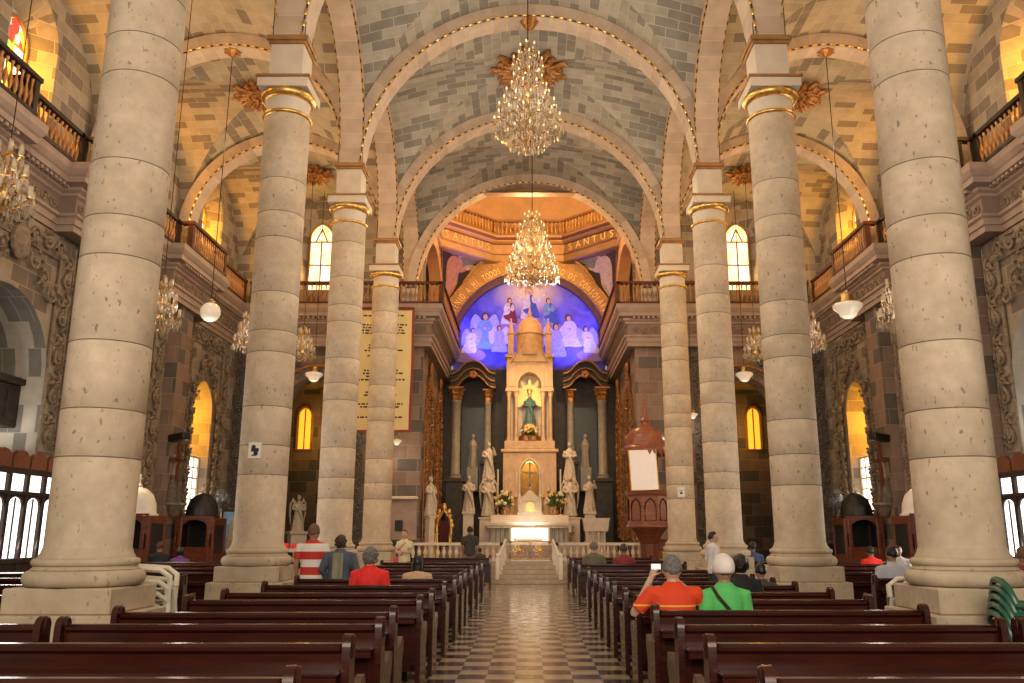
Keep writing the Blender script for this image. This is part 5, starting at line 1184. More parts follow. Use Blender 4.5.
for k in range(21):
    a = -0.35 + (pi + 0.7) * k / 20; r1 = (0.66, 0.5)[k % 2] * (1.0 + 0.55 * max(0, sin(a))); mb = MB(); T = Matrix.Translation((0, 0.2 + 0.004 * k, 1.75)) @ Matrix.Rotation(-(a - pi / 2), 4, 'Y')
    mb.prism([(-0.06, 0.15), (0.06, 0.15), (0.075, r1 * 0.8), (0, r1), (-0.075, r1 * 0.8)], -0.01, 0.0115, T @ RX); mb.build('golden_ray', 'sunray', t, smooth=0)
light('POINT', 'upper_niche_light', (0.02, 34.6, 6.9), 20, (1.0, 0.86, 0.5), 0.06)
# gilded throne
t = thing('gilded_throne', 'carved gilded throne with dark red back standing behind the altar rail', 'chair', (-3.14, 31.5, 0.65))
M['redvelvet'] = plain('dark_red_velvet', (0.10, 0.012, 0.012), 0.8)
mb = MB(); mb.cbox(-0.26, 0.26, -0.25, 0.25, 0.42, 0.54, 0.03); mb.build('seat', 'redvelvet', t)
mb = MB(); mb.prism([(-0.17, 0.55), (0.17, 0.55), (0.17, 1.15), (0.1, 1.3), (0, 1.36), (-0.1, 1.3), (-0.17, 1.15)], -0.26, -0.2, RX); mb.build('backrest', 'redvelvet', t)
for x in (-0.26, 0.26):
    for y in (-0.22, 0.24): MB().lathe([(0.05, 0), (0.03, 0.08), (0.05, 0.2), (0.03, 0.32), (0.045, 0.42)], (x, y, 0), 10).build('leg', 'gold', t, smooth=50)
    mb = MB(); mb.tube([(x, 0.22, 0.5), (x, 0.2, 0.82), (x, 0.0, 0.86), (x, -0.26, 0.82), (x, -0.25, 0.5)], 0.04, 8); mb.build('armrest', 'gold', t)
mb = MB(); fr_ = [(-0.24, 0.5), (-0.26, 1.1), (-0.22, 1.4), (-0.1, 1.58), (0, 1.72), (0.1, 1.58), (0.22, 1.4), (0.26, 1.1), (0.24, 0.5)]; mb.tube([(x, 0.23, z) for x, z in fr_], 0.06, 8)
mb.ball((0, 0.23, 1.82), (0.09, 0.06, 0.16), 10, 8)
for s in (-1, 1):
    for k in range(4): mb.ball((s * (0.3 - 0.04 * k), 0.22, 1.15 + 0.17 * k), (0.09, 0.05, 0.1), 8, 6)
    mb.tube([(s * 0.1, 0.2, 1.5), (s * 0.22, 0.2, 1.62), (s * 0.3, 0.2, 1.54), (s * 0.25, 0.2, 1.45)], 0.04, 6)
mb.build('carved_back_frame', 'gold', t)
# lectern, paschal stand
t = thing('marble_lectern', 'white marble lectern on colonnettes at the right of the altar', 'lectern', (2.43, 31.5, 0.65))
mb = MB(); mb.cbox(-0.42, 0.42, -0.3, 0.3, 0, 0.12, 0.015); mb.build('base', 'marble', t)
mb = MB(); mb.prism([(-0.42, 0.95), (0.42, 0.95), (0.46, 1.3), (0.5, 1.42), (-0.5, 1.42), (-0.46, 1.3)], -0.28, 0.3, RX); mb.build('book_desk', 'marble', t)
for x in (-0.3, -0.1, 0.1, 0.3): MB().lathe([(0.06, 0.12), (0.045, 0.2), (0.045, 0.85), (0.065, 0.95)], (x, -0.15, 0), 12).build('colonnette', 'marble', t, smooth=50)
MB().cbox(-0.3, 0.3, 0.0, 0.2, 0.12, 0.95, 0.01).build('back_panel', 'marble', t)
t = thing('candle_stand', 'bronze floor stand with a short lit candle at the right front of the altar', 'candle stand', (1.56, 32.7, 1.09), 0)
MB().lathe([(0.16, 0), (0.15, 0.04), (0.03, 0.1), (0.03, 0.3), (0.14, 0.42), (0.17, 0.47), (0.05, 0.48)], n=16).build('stand', 'brass', t, smooth=50); MB().lathe([(0.07, 0.47), (0.07, 0.82), (0, 0.83)], n=14).build('candle', 'bulb' if False else 'marble', t, smooth=50)

# ================================================================ PULPIT
t = thing('pulpit', 'carved wooden pulpit with domed canopy and spire beside the fourth column on the right', 'pulpit', (3.72, 27.0, 0))
def octp(r, sx=1): return [(r * cos(pi / 8 + k * pi / 4) * sx, r * sin(pi / 8 + k * pi / 4)) for k in range(8)]
mb = MB(); mb.lathe([(0.42, 0), (0.42, 0.2), (0.3, 0.3), (0.28, 1.2), (0.45, 1.5), (0.6, 1.68)], n=8, a0=pi / 8, a1=2 * pi + pi / 8); mb.build('foot', 'redwood', t, smooth=0)
M['pulpitwood'] = wood('pulpit_wood', (0.30, 0.10, 0.055), 0.35, 0.3)
mb = MB(); mb.lathe([(0.62, 1.68), (0.7, 1.72), (0.7, 1.8), (0.64, 1.84), (0.64, 2.66), (0.7, 2.7), (0.73, 2.8)], n=8, a0=pi / 8, a1=2 * pi + pi / 8); mb.build('body', 'pulpitwood', t, smooth=0)
for k in range(8):
    a = k * pi / 4; T = Matrix.Rotation(a, 4, 'Z') @ Matrix.Translation((0.6, 0, 0)) @ Matrix(((0, 0, 1, 0), (1, 0, 0, 0), (0, 1, 0, 0), (0, 0, 0, 1)))
    mb = MB(); pp = [(-0.17, 1.92), (0.17, 1.92), (0.17, 2.35), (0.12, 2.48), (0, 2.58), (-0.12, 2.48), (-0.17, 2.35)]; mb.tube([T @ Vector((x, z, 0.0)) for x, z in pp], 0.022, 6, closed=True); mb.build('arched_panel', 'pew', t)
MB().cbox(-0.12, 0.12, 0.55, 0.7, 0, 4.1, 0.02).build('back_post', 'redwood', t)
MB().cbox(-0.45, 0.45, 0.5, 0.56, 2.8, 4.1, 0.01).build('back_board', 'redwood', t)
mb = MB(); mb.lathe([(0.55, 4.02), (0.74, 4.05), (0.76, 4.16), (0.7, 4.2), (0.66, 4.25), (0.64, 4.42), (0.56, 4.62), (0.42, 4.78), (0.25, 4.86), (0.16, 4.9), (0.14, 5.0), (0.17, 5.05), (0.09, 5.15), (0.07, 5.4), (0.05, 5.45), (0.02, 6.25), (0, 6.3)], n=16, fold=lambda a, z: 0.03 * cos(8 * a) if 4.25 < z < 4.86 else 0); mb.build('domed_canopy', 'pulpitwood', t, smooth=30)
mb = MB()
for k in range(24):
    a = k * pi / 12; T = Tm((0.73 * cos(a), 0.73 * sin(a), 4.06), a + pi / 2); mb.prism([(-0.09, 0.02), (0.09, 0.02), (0.06, -0.08), (0, -0.16), (-0.06, -0.08)], -0.015, 0.015, T @ RX)
mb.build('scalloped_valance', 'pulpitwood', t, smooth=0)
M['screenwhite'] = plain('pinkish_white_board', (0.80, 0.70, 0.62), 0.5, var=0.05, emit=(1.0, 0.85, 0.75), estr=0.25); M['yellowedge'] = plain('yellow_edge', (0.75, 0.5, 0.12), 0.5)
t = thing('display_board', 'tilted white board with yellow edge leaning in the opening of the wooden pulpit', 'board', (3.55, 26.2, 2.82))
T = Tm((0, 0, 0), 0.12, -0.05, -0.04)
MB().cbox(-0.42, 0.42, -0.02, 0.02, 0, 1.22, 0.005, 0, T).build('white_panel', 'screenwhite', t)
mb = MB(); mb.tube([T @ Vector(p) for p in ((-0.43, -0.01, 0), (-0.43, -0.01, 1.23), (0.43, -0.01, 1.23), (0.43, -0.01, 0))], 0.022, 6, closed=True); mb.build('board_edge', 'yellowedge', t)
t = thing('side_pedestal', 'plain reddish wooden pedestal between the altar rail and the pulpit', 'pedestal', (4.4, 28.3, 0)); MB().cbox(-0.22, 0.22, -0.2, 0.2, 0, 1.3, 0.02).build('box', 'pulpitwood', t); MB().cbox(-0.26, 0.26, -0.24, 0.24, 1.3, 1.36, 0.01).build('top', 'pulpitwood', t)

# ================================================================ BANNER
M['bannercloth'] = plain('cream_yellow_banner_cloth', (0.74, 0.60, 0.30), 0.75, var=0.06, scale=1.2); M['bannerred'] = plain('red_banner_border', (0.26, 0.04, 0.03), 0.75)
t = thing('hanging_banner', 'long cream banner with rows of dark writing and red border hanging behind the columns', 'banner', (-5.06, 28.42, 4.85))
bw, bh = 1.06, 4.3
BF = lambda x, z, o=0.0: (x * (1 - 0.012 * sin(z * 2)), -0.06 + 0.035 * sin(x * 5 + z * 0.9) + 0.02 * sin(z * 1.7) - o, z)
mb = MB(); mb.grid(30, 40, lambda u, v: BF(-bw + 2 * bw * u, bh * v)); mb.build('cloth', 'bannercloth', t, smooth=80)
mb = MB()
for x0, x1, z0, z1 in ((-1.09, -1.03, 0, bh), (1.0, 1.09, 0, bh), (-1.09, 1.09, -0.02, 0.07), (-1.09, 1.09, bh - 0.06, bh + 0.03)): mb.grid(12 if x1 - x0 > 1 else 1, 30 if z1 - z0 > 1 else 1, lambda u, v: BF(x0 + (x1 - x0) * u, z0 + (z1 - z0) * v, 0.008))
mb.build('border', 'bannerred', t, smooth=80)
mb = MB(); rnd = random.Random(5)
for z in (4.05, 3.72, 3.62, 3.52, 3.42, 3.0, 2.9, 2.8, 2.62, 2.1, 2.0, 1.9, 1.78, 1.35, 1.25, 0.95, 0.85, 0.5):
    x = -rnd.uniform(0.45, 0.85); xe = -x
    while x < xe:
        w = rnd.uniform(0.05, 0.16); mb.grid(2, 1, lambda u, v: BF(x + w * u, z - 0.028 + 0.056 * v, 0.006)); x += w + 0.035
mb.build('printed_lines', 'ink', t, smooth=0)
MB().tube([(-1.08, -0.05, bh + 0.03), (1.08, -0.05, bh + 0.03)], 0.025, 8).build('hanging_rod', 'redwood', t)
for x in (-0.85, 0.85): MB().tube([(x, -0.05, bh + 0.03), (x, 0.05, bh + 0.1), (x, 0.2, bh + 0.1)], 0.015, 6).build('hook', 'iron', t)

# ================================================================ AISLE FURNITURE
def confessional(label, loc, hood, rz):
    t = thing('confessional', label, 'confessional', loc, rz, 'confessionals')
    mb = MB(); mb.cbox(-0.55, 0.55, -0.5, 0.5, 0, 0.12, 0.02); mb.build('base', 'redwood', t)
    for x in (-0.52, 0.52):                                # side panels with arched grille
        mb = MB(); T = Matrix.Translation((x, 0, 0)) @ Matrix(((0, 0, 1, 0), (1, 0, 0, 0), (0, 1, 0, 0), (0, 0, 0, 1)))
        mb.cbox(x - 0.03, x + 0.03, -0.5, -0.38, 0.1, 1.95, 0.01); mb.cbox(x - 0.03, x + 0.03, 0.38, 0.5, 0.1, 1.95, 0.01); mb.cbox(x - 0.03, x + 0.03, -0.4, 0.4, 0.1, 0.95, 0.01); mb.cbox(x - 0.03, x + 0.03, -0.4, 0.4, 1.75, 1.95, 0.01); mb.build('side_panel', 'redwood', t)
        mb = MB(); mb.prism([(-0.4, 0.95), (0.4, 0.95), (0.4, 1.75), (-0.4, 1.75)], -0.01, 0.01, T); mb.build('grille', 'black', t)
    MB().cbox(-0.5, 0.5, 0.42, 0.48, 0.1, 1.95, 0.01).build('back_panel', 'black', t)
    mb = MB(); mb.cbox(-0.5, 0.5, -0.5, -0.44, 0.1, 1.15, 0.01)
    for k in (-0.45, 0.35): mb.cbox(k, k + 0.1, -0.52, -0.42, 0.1, 1.95, 0.01)
    a = [(0.45 * cos(pi * k / 10), 1.5 + 0.4 * sin(pi * k / 10)) for k in range(11)]
    mb.prism(a + [(-0.5, 1.5), (-0.5, 2.0), (0.5, 2.0), (0.5, 1.5)], 0.44, 0.5, RX); mb.build('front_panel', 'redwood', t, smooth=0)
    mb = MB(); mb.lathe([(0.5, 1.95), (0.5, 2.0), (0.45, 2.02), (0.43, 2.25), (0.34, 2.48), (0.18, 2.62), (0.05, 2.66)], n=24); mb.build('domed_hood', hood, t, smooth=40)
    mb = MB(); mb.lathe([(0.05, 2.64), (0.07, 2.7), (0.03, 2.75)], n=10); mb.cbox(-0.015, 0.015, -0.015, 0.015, 2.74, 2.98, 0.004); mb.cbox(-0.06, 0.06, -0.015, 0.015, 2.86, 2.89, 0.004); mb.build('cross_finial', 'statue', t); return t
for s in (-1, 1):
    confessional('wooden confessional with a white domed hood and cross in the %s aisle' % SIDE[s], (s * 9.83, 21.6, 0), 'white', 0)
    confessional('wooden confessional with a black domed hood beneath the lit lancet of the %s aisle' % SIDE[s], (s * 9.4, 24.75, 0), 'black', 0)
    # crucifix group on a carved corbel
    t = thing('wall_crucifix', 'dark carved crucifix on a stone corbel beside the lancet window of the %s aisle' % SIDE[s], 'crucifix', (s * 9.95, 24.07, 2.3), s * -pi / 2 + pi, 'aisle wall crucifixes')
    mb = MB(); mb.lathe([(0.0, -0.35), (0.15, -0.25), (0.22, -0.08), (0.34, 0.0), (0.34, 0.06)], n=18); mb.build('corbel', 'carved', t, smooth=40)
    mb = MB(); mb.cbox(-0.05, 0.05, -0.04, 0.04, 0.06, 1.75, 0.01); mb.cbox(-0.4, 0.4, -0.04, 0.04, 1.2, 1.3, 0.01); mb.build('cross', 'redwood', t)
    mb = MB(); corpus(mb, 1.3, (0, -0.06, 0.55)); put('corpus', fuse(mb, 0.018, 1), 'retcol', t)
    mb = MB(); mb.lathe([(0.2, 0.06), (0.15, 0.4), (0.1, 0.62), (0.04, 0.7)], (0.15, -0.05, 0), 14); mb.ball((0.15, -0.06, 0.78), 0.07, 8, 6); mb.lathe([(0.2, 0.06), (0.15, 0.4), (0.1, 0.55), (0.04, 0.62)], (-0.18, -0.05, 0), 14); mb.ball((-0.18, -0.06, 0.7), 0.07, 8, 6); put('mourning_figures', fuse(mb, 0.02, 2), 'darkcarved', t)
    t = thing('wall_speaker', 'black loudspeaker box tilted down on the pier beside the lancet of the %s aisle' % SIDE[s], 'speaker', (s * 9.82, 23.66, 4.15), s * 0.35, 'aisle wall speakers')
    T = Tm((0, 0, 0), 0, 0, s * 0.12); MB().cbox(-0.28, 0.28, -0.13, 0.13, -0.1, 0.1, 0.02, 0, T).build('cabinet', 'black', t); MB().tube([(s * 0.1, 0.1, 0), (s * 0.3, 0.2, 0.0)], 0.03, 6).build('bracket', 'iron', t); MB().cbox(-0.25, 0.25, -0.135, -0.125, -0.08, 0.08, 0.004, 0, T).build('grille', 'iron', t)
    # fan on a pole in front of the lancet
    t = thing('pedestal_fan', 'grey pedestal fan standing above the black hooded confessional of the %s aisle' % SIDE[s], 'fan', (s * 9.4, 26.4, 0), s * 0.5, 'pedestal fans')
    MB().lathe([(0.28, 0), (0.26, 0.04), (0.03, 0.08), (0.025, 2.35)], n=16).build('stand', 'iron', t, smooth=50)
    M.setdefault('fangrey', plain('fan_grey_metal', (0.15, 0.155, 0.165), 0.4, 0.4))
    mb = MB(); 
    for r in (0.1, 0.18, 0.26, 0.33): mb.tube([(r * cos(a), -0.16 + 0.05 * (r / 0.33) ** 2, 2.5 + r * sin(a)) for a in (k * pi / 12 for k in range(24))], 0.006, 4, closed=True)
    for k in range(24): a = k * pi / 12; mb.tube([(0.05 * cos(a), -0.17, 2.5 + 0.05 * sin(a)), (0.33 * cos(a), -0.1, 2.5 + 0.33 * sin(a)), (0.33 * cos(a), 0.0, 2.5 + 0.33 * sin(a)), (0.08 * cos(a), 0.06, 2.5 + 0.08 * sin(a))], 0.005, 4)
    mb.build('cage', 'fangrey', t)
    mb = MB(); mb.lathe([(0.0, -0.05), (0.09, 0.0), (0.1, 0.16), (0.0, 0.2)], n=14, T=Matrix.Translation((0, 0, 2.5)) @ Matrix.Rotation(-pi / 2, 4, 'X')); mb.build('motor', 'fangrey', t)
    for k in range(4):
        a = k * pi / 2 + 0.4; MB().tube([(0.05 * cos(a), -0.06, 2.5 + 0.05 * sin(a)), (0.18 * cos(a), -0.08, 2.5 + 0.18 * sin(a)), (0.3 * cos(a + 0.25), -0.05, 2.5 + 0.3 * sin(a + 0.25))], [0.03, 0.09, 0.07], 6, flat=0.15).build('blade', 'fangrey', t)
    # ledge with dark plaque on the end wall
    t = thing('wall_ledge', 'stone ledge with a small dark plaque on the end wall, %s of the chancel' % SIDE[s], 'ledge', (s * 4.4, 29.25, 1.3), 0, 'end wall ledges')
    MB().cbox(-0.85, 0.62, -0.3, 0.0, 1.35, 1.45, 0.02).build('shelf', 'marble', t); MB().cbox(-0.8, 0.6, -0.1, 0, 0, 1.35, 0.02).build('backing', 'mauve', t); MB().cbox(-0.13, 0.13, -0.14, -0.1, 0.3, 0.66, 0.01).build('plaque', 'black', t)
# votive stand, picture case, small furniture
M['redglow'] = plain('red_glass', (0.7, 0.03, 0.02), 0.3, emit=(1, 0.04, 0.03), estr=0.25)
t = thing('votive_stand', 'votive stand with a red lit top in front of the left side chapel', 'votive stand', (-7.55, 27.4, 0))
MB().cbox(-0.5, 0.5, -0.22, 0.22, 0.95, 1.05, 0.01).build('tray', 'white', t); MB().cbox(-0.08, 0.08, -0.08, 0.08, 0, 0.95, 0.01).build('post', 'iron', t); MB().cbox(-0.45, 0.45, -0.2, 0.2, 0, 0.05, 0.01).build('base', 'iron', t)
for x in (-0.36, -0.12, 0.12, 0.36): MB().lathe([(0.06, 1.05), (0.075, 1.08), (0.075, 1.2), (0.06, 1.22)], (x, 0, 0), 12).build('red_candle_glass', 'redglow', t, smooth=50)
t = thing('display_case', 'tall glazed case with a framed picture by the end wall of the left aisle', 'display case', (-9.55, 27.8, 0), 0.4)
MB().cbox(-0.4, 0.4, -0.3, 0.3, 0, 0.9, 0.02).build('cabinet', 'redwood', t); 
mb = MB(); mb.tube([(-0.38, -0.28, 0.92), (0.38, -0.28, 0.92), (0.38, -0.28, 2.3), (-0.38, -0.28, 2.3)], 0.035, 6, closed=True); mb.build('frame', 'goldbrown', t); MB().box(-0.36, 0.36, -0.05, 0.25, 0.9, 2.3).build('dark_box', 'black', t)
mb = MB(); mb.box(-0.3, 0.3, -0.07, -0.055, 1.0, 2.2); mb.build('picture', 'p_teal', t)
mb = MB(); mb.loft([((0, -0.09, 1.05), 0.16, 0.02), ((0, -0.09, 1.6), 0.1, 0.02), ((0, -0.09, 1.85), 0.07, 0.02), ((0, -0.09, 2.0), 0.05, 0.02)]); mb.build('painted_saint', 'p_linen', t)
t = thing('white_bench', 'small white painted bench in front of the right side chapel', 'bench', (7.9, 25.6, 0)); MB().cbox(-0.55, 0.55, -0.2, 0.2, 1.42, 1.5, 0.01).build('top_rail', 'white', t); MB().cbox(-0.55, 0.55, -0.25, 0.2, 1.0, 1.05, 0.01).build('seat', 'white', t)
for x in (-0.5, -0.1, 0.25, 0.5): MB().cbox(x - 0.03, x + 0.03, -0.03, 0.03, 0 if abs(x) > 0.4 else 1.05, 1.42, 0.006).build('upright', 'white', t)
M['redcloth'] = plain('dark_red_cloth', (0.22, 0.02, 0.015), 0.8)
t = thing('cloth_table', 'low table under a dark red cloth at the end of the right aisle', 'table', (9.3, 28.2, 0)); mb = MB(); mb.cbox(-0.7, 0.7, -0.35, 0.35, 0.72, 0.78, 0.01); mb.build('table_top', 'redwood', t); mb = MB(); mb.grid(30, 6, lambda u, v: (0.72 * (max(-1, min(1, 1.4 * cos(2 * pi * u)))), 0.37 * (max(-1, min(1, 1.4 * sin(2 * pi * u)))) - 0.02 * sin(22 * u) * (1 - v), 0.35 + 0.44 * v)); mb.box(-0.72, 0.72, -0.37, 0.37, 0.78, 0.79); mb.build('cloth', 'redcloth', t)
for x in (-0.6, 0.6):
    for y in (-0.28, 0.28): MB().cbox(x - 0.03, x + 0.03, y - 0.03, y + 0.03, 0, 0.72, 0.005).build('leg', 'redwood', t)
# ---- stacked plastic chairs
M['plasticwhite'] = plain('white_plastic', (0.78, 0.74, 0.62), 0.35, var=0.05); M['plasticgreen'] = plain('dark_green_plastic', (0.02, 0.10, 0.055), 0.3, var=0.1)
def chair_parts():
    out = []
    mb = MB(); mb.grid(8, 8, lambda u, v: (-0.21 + 0.42 * u, -0.2 + 0.42 * v, 0.43 - 0.025 * sin(pi * u) - 0.02 * v)); mb.grid(8, 8, lambda u, v: (-0.21 + 0.42 * u, -0.2 + 0.42 * v, 0.415 - 0.025 * sin(pi * u) - 0.02 * v), flip=True); out.append(('seat', mb))
    mb = MB()
    for k in range(6): x = -0.16 + 0.064 * k; mb.tube([(x, 0.2, 0.43), (x * 1.05, 0.26, 0.62), (x * 1.08, 0.31, 0.8)], 0.018, 6, flat=0.5)
    mb.tube([(-0.22, 0.2, 0.42), (-0.23, 0.27, 0.65), (-0.2, 0.32, 0.8), (-0.1, 0.335, 0.85), (0, 0.34, 0.86), (0.1, 0.335, 0.85), (0.2, 0.32, 0.8), (0.23, 0.27, 0.65), (0.22, 0.2, 0.42)], 0.028, 6); out.append(('backrest', mb))
    for s in (-1, 1):
        mb = MB(); mb.tube([(s * 0.22, 0.28, 0.66), (s * 0.28, 0.12, 0.65), (s * 0.28, -0.12, 0.63), (s * 0.26, -0.22, 0.56), (s * 0.24, -0.22, 0.43)], 0.028, 8, flat=1.8); out.append(('armrest', mb))
        for y, dy in ((-0.2, -0.05), (0.2, 0.08)): mb = MB(); mb.tube([(s * 0.21, y, 0.43), (s * 0.26, y + dy, 0.0)], [0.035, 0.025], 6); out.append(('leg', mb))
    return out
CH = {}
def plastic_chair(mat, loc, rz, label, group):
    if mat not in CH:
        t = thing('plastic_chair', label, 'chair', loc, rz, group)
        for nm, mb in chair_parts(): mb.build(nm, mat, t, smooth=60)
        CH[mat] = t; return t
    return dup(CH[mat], loc, rz, label, group)
for k in range(5): plastic_chair('plasticwhite', (-4.2 + 0.012 * k, 9.72 - 0.02 * k, 0.125 * k), pi / 2 + 0.25, 'white plastic chair %s in the stack behind the nearest left column' % ('lowest', 'second from the bottom', 'in the middle', 'second from the top', 'topmost')[k], 'stacked white plastic chairs')
for k in range(4): plastic_chair('plasticgreen' if k < 3 else 'plasticwhite', (4.28, 9.8 - 0.02 * k, 0.125 * k), -pi / 2 - 0.2, ('dark green plastic chair %s in the stack behind the nearest right column' % ('lowest', 'second from the bottom', 'third from the bottom')[k]) if k < 3 else 'white plastic chair on top of green ones behind the nearest right column', 'stacked chairs by the nearest right column')
for k in range(5): plastic_chair('plasticgreen', (4.27 + 0.01 * k, 7.42 - 0.01 * k, 0.068 * k), pi / 2 - 0.2, 'dark green plastic chair, %s of the stack before the nearest right column' % ('lowest', 'second from the bottom', 'in the middle', 'second from the top', 'topmost')[k], 'stacked green plastic chairs')
# ================================================================ PEOPLE
def cmat(name, c, rough=0.8, **kw):
    if name not in M: M[name] = plain(name, c, rough, var=0.12, scale=10, **kw)
    return name
def striped(name, bands, base, rough=0.8):
    """bands: list of (z0, z1, colour) in the wearer's own height"""
    m, nt, b = nodes(name); tc = nt.nodes.new('ShaderNodeTexCoord'); sp = nt.nodes.new('ShaderNodeSeparateXYZ'); L(nt, tc.outputs['Object'], sp.inputs[0])
    mr = nt.nodes.new('ShaderNodeMapRange'); mr.inputs['From Min'].default_value = 0; mr.inputs['From Max'].default_value = 2; L(nt, sp.outputs['Z'], mr.inputs['Value'])
    st = [(0, base)]
    for z0, z1, c in bands: st += [(z0 / 2, c), (z1 / 2, base)]
    L(nt, ramp(nt, mr.outputs[0], st, 'CONSTANT'), b.inputs['Base Color']); b.inputs['Roughness'].default_value = rough; M[name] = m; return name
SK = cmat('tan_skin', (0.36, 0.20, 0.125), 0.5); SKL = cmat('light_skin', (0.52, 0.33, 0.23), 0.5)
HB = cmat('black_hair', (0.012, 0.009, 0.008), 0.45); M['grey_hair'] = plain('grey_hair', (0.15, 0.14, 0.13), 0.75, var=0.6, scale=60); HG = 'grey_hair'; HBR = cmat('brown_hair', (0.05, 0.025, 0.015), 0.5); HS = cmat('cropped_hair', (0.14, 0.08, 0.05), 0.8)
JEAN = cmat('dark_trousers', (0.03, 0.032, 0.04)); KH = cmat('khaki_trousers', (0.30, 0.24, 0.15))
def hand(mb, w, d, n, curl=0.5, side=1, k=1.0):
    """w wrist, d pointing direction, n palm normal; four fingers of unequal length and a side thumb"""
    w = Vector(w); d = Vector(d).normalized(); n = Vector(n); n = (n - d * n.dot(d)).normalized(); x = d.cross(n) * side
    mb.tube([w, w + d * 0.045 * k, w + d * 0.088 * k], [0.026 * k, 0.036 * k, 0.036 * k], 8, flat=1.0)
    for i, ln in enumerate((0.062, 0.075, 0.07, 0.055)):
        b = w + d * 0.085 * k + x * (0.0285 - 0.019 * i) * k; p = [b]; a = 0.0
        for j in range(3): a += curl * 0.75; p.append(p[-1] + (d * cos(a) + n * sin(a)) * ln * k * (0.45, 0.32, 0.26)[j])
        mb.tube(p, [0.0095 * k, 0.009 * k, 0.008 * k, 0.0065 * k], 6)
    b = w + d * 0.03 * k + x * 0.03 * k; mb.tube([b, b + (d * 0.5 + x * 0.8 + n * 0.2) * 0.04 * k, b + (d * 0.9 + x * 0.55 + n * 0.5) * 0.07 * k], [0.013 * k, 0.011 * k, 0.008 * k], 6)
def person(label, loc, rz=0.0, h=1.68, pose='sit', shirt=None, pants=None, skin=None, hair=None, style='short', arms=None, sleeve=0.75, vox=0.016, lean=0.0, wide=1.0, turn=0.0, face=False, long_sleeve=False, group=None, extra=None):
    k = h / 1.7; t = thing('person', label, 'person', loc, rz, group); skin = skin or SK
    hz = (0.90 if pose == 'stand' else 0.56) if pose != 'child' else 0.86
    if pose == 'child': pose = 'stand'
    V = lambda x, y, z: Vector((x * wide if abs(z) < 0.5 else x, y + lean * max(0, z), hz + z)) * k
    def hv(x, y, z):                                       # head points, turned about the neck
        c, s_ = cos(turn), sin(turn); return V(x * c - y * s_, 0.015 + x * s_ + y * c, z)
    arms = arms or {}
    A = {}
    for s in (-1, 1):
        e, w = arms.get(s, ((0.235, -0.03, 0.19), (0.21, 0.07, -0.04)) if pose == 'stand' else ((0.23, 0.02, 0.2), (0.13, 0.26, 0.08)))
        A[s] = (V(s * 0.185, 0, 0.455), V(s * e[0], e[1], e[2]), V(s * w[0], w[1], w[2]))
    legs = {}
    for s in (-1, 1):
        legs[s] = [V(s * 0.09, 0, -0.02), V(s * 0.095, 0.02, -0.44), V(s * 0.095, -0.02, -0.82), V(s * 0.1, 0.03, -0.865), V(s * 0.11, 0.15, -0.875)] if pose == 'stand' else [V(s * 0.09, 0.02, -0.02), V(s * 0.11, 0.42, 0.0), V(s * 0.11, 0.4, -0.44), V(s * 0.11, 0.44, -0.52), V(s * 0.12, 0.56, -0.535)]
    rings = [(-0.1, 0.13, 0.10), (-0.02, 0.165, 0.12), (0.08, 0.152, 0.108), (0.22, 0.15, 0.105), (0.36, 0.172, 0.115), (0.44, 0.172, 0.105), (0.49, 0.13, 0.085), (0.53, 0.07, 0.065)]
    def torso(mb, g, lo, hi): mb.loft([(tuple(V(0, 0, z)), (rx * wide + g) * k, (ry * (0.5 + 0.5 * wide) + g) * k) for z, rx, ry in rings if lo <= z <= hi])
    mb = MB(); torso(mb, 0, -1, 1); mb.tube([V(0, 0, 0.46), V(0, 0.01, 0.56), hv(0, 0.0, 0.61)], [0.075 * k, 0.058 * k, 0.056 * k], 10)
    T0 = hv(0, 0.008, 0.668); R = Matrix.Translation(T0) @ Matrix.Rotation(turn, 4, 'Z')
    mb.ball((0, 0, 0), (0.081 * k, 0.1 * k, 0.116 * k), 16, 12, 0, R); mb.ball((0, 0.035 * k, -0.07 * k), (0.05 * k, 0.055 * k, 0.05 * k), 12, 8, 0, R)
    mb.tube([R @ Vector(p) * 1.0 for p in ((0, 0.088 * k, 0.02 * k), (0, 0.112 * k, -0.02 * k), (0, 0.095 * k, -0.035 * k))], [0.009 * k, 0.015 * k, 0.012 * k], 6)
    for s in (-1, 1): mb.ball((s * 0.084 * k, -0.005 * k, -0.01 * k), (0.012 * k, 0.022 * k, 0.032 * k), 8, 6, 0, R)
    mb.tube([R @ Vector((x * k, 0.088 * k, -0.066 * k)) for x in (-0.022, 0, 0.022)], 0.008 * k, 6)
    for s in (-1, 1):
        sh_, e, w = A[s]; mb.tube([sh_ + Vector((-s * 0.05, 0, 0)) * k, sh_, e, w], [0.06 * k, 0.055 * k, 0.043 * k, 0.029 * k], 10)
        d = (w - e); n_ = Vector((-s * 0.6, 0.5, 0.2)); hand(mb, w, d, n_, 0.55, s, k)
        l = legs[s]; mb.tube(l[:3], [0.082 * k, 0.056 * k, 0.038 * k], 10); mb.tube(l[2:], [0.04 * k, 0.042 * k, 0.034 * k], 8)
    put('body', fuse(mb, vox * k, 2, 0.4), skin, t)
    mb = MB(); torso(mb, 0.02, -0.11, 0.5); mb.loft([(tuple(V(0, 0, z)), r * k * (0.6 + 0.4 * wide), r * (0.68 if r > 0.15 else 0.85) * k) for z, r in ((0.43, 0.185), (0.475, 0.17), (0.505, 0.125), (0.535, 0.092), (0.56, 0.075))])
    for s in (-1, 1):
        sh_, e, w = A[s]; f = sleeve; pts = [sh_ + Vector((-s * 0.06, 0, -0.01)) * k, sh_, sh_ + (e - sh_) * min(1, f)]; rr = [0.082, 0.075, 0.068]
        if long_sleeve: pts += [w]; rr += [0.045]
        mb.tube(pts, [r * k for r in rr], 10)
    put('shirt', fuse(mb, vox * k, 2, 0.5), shirt, t)
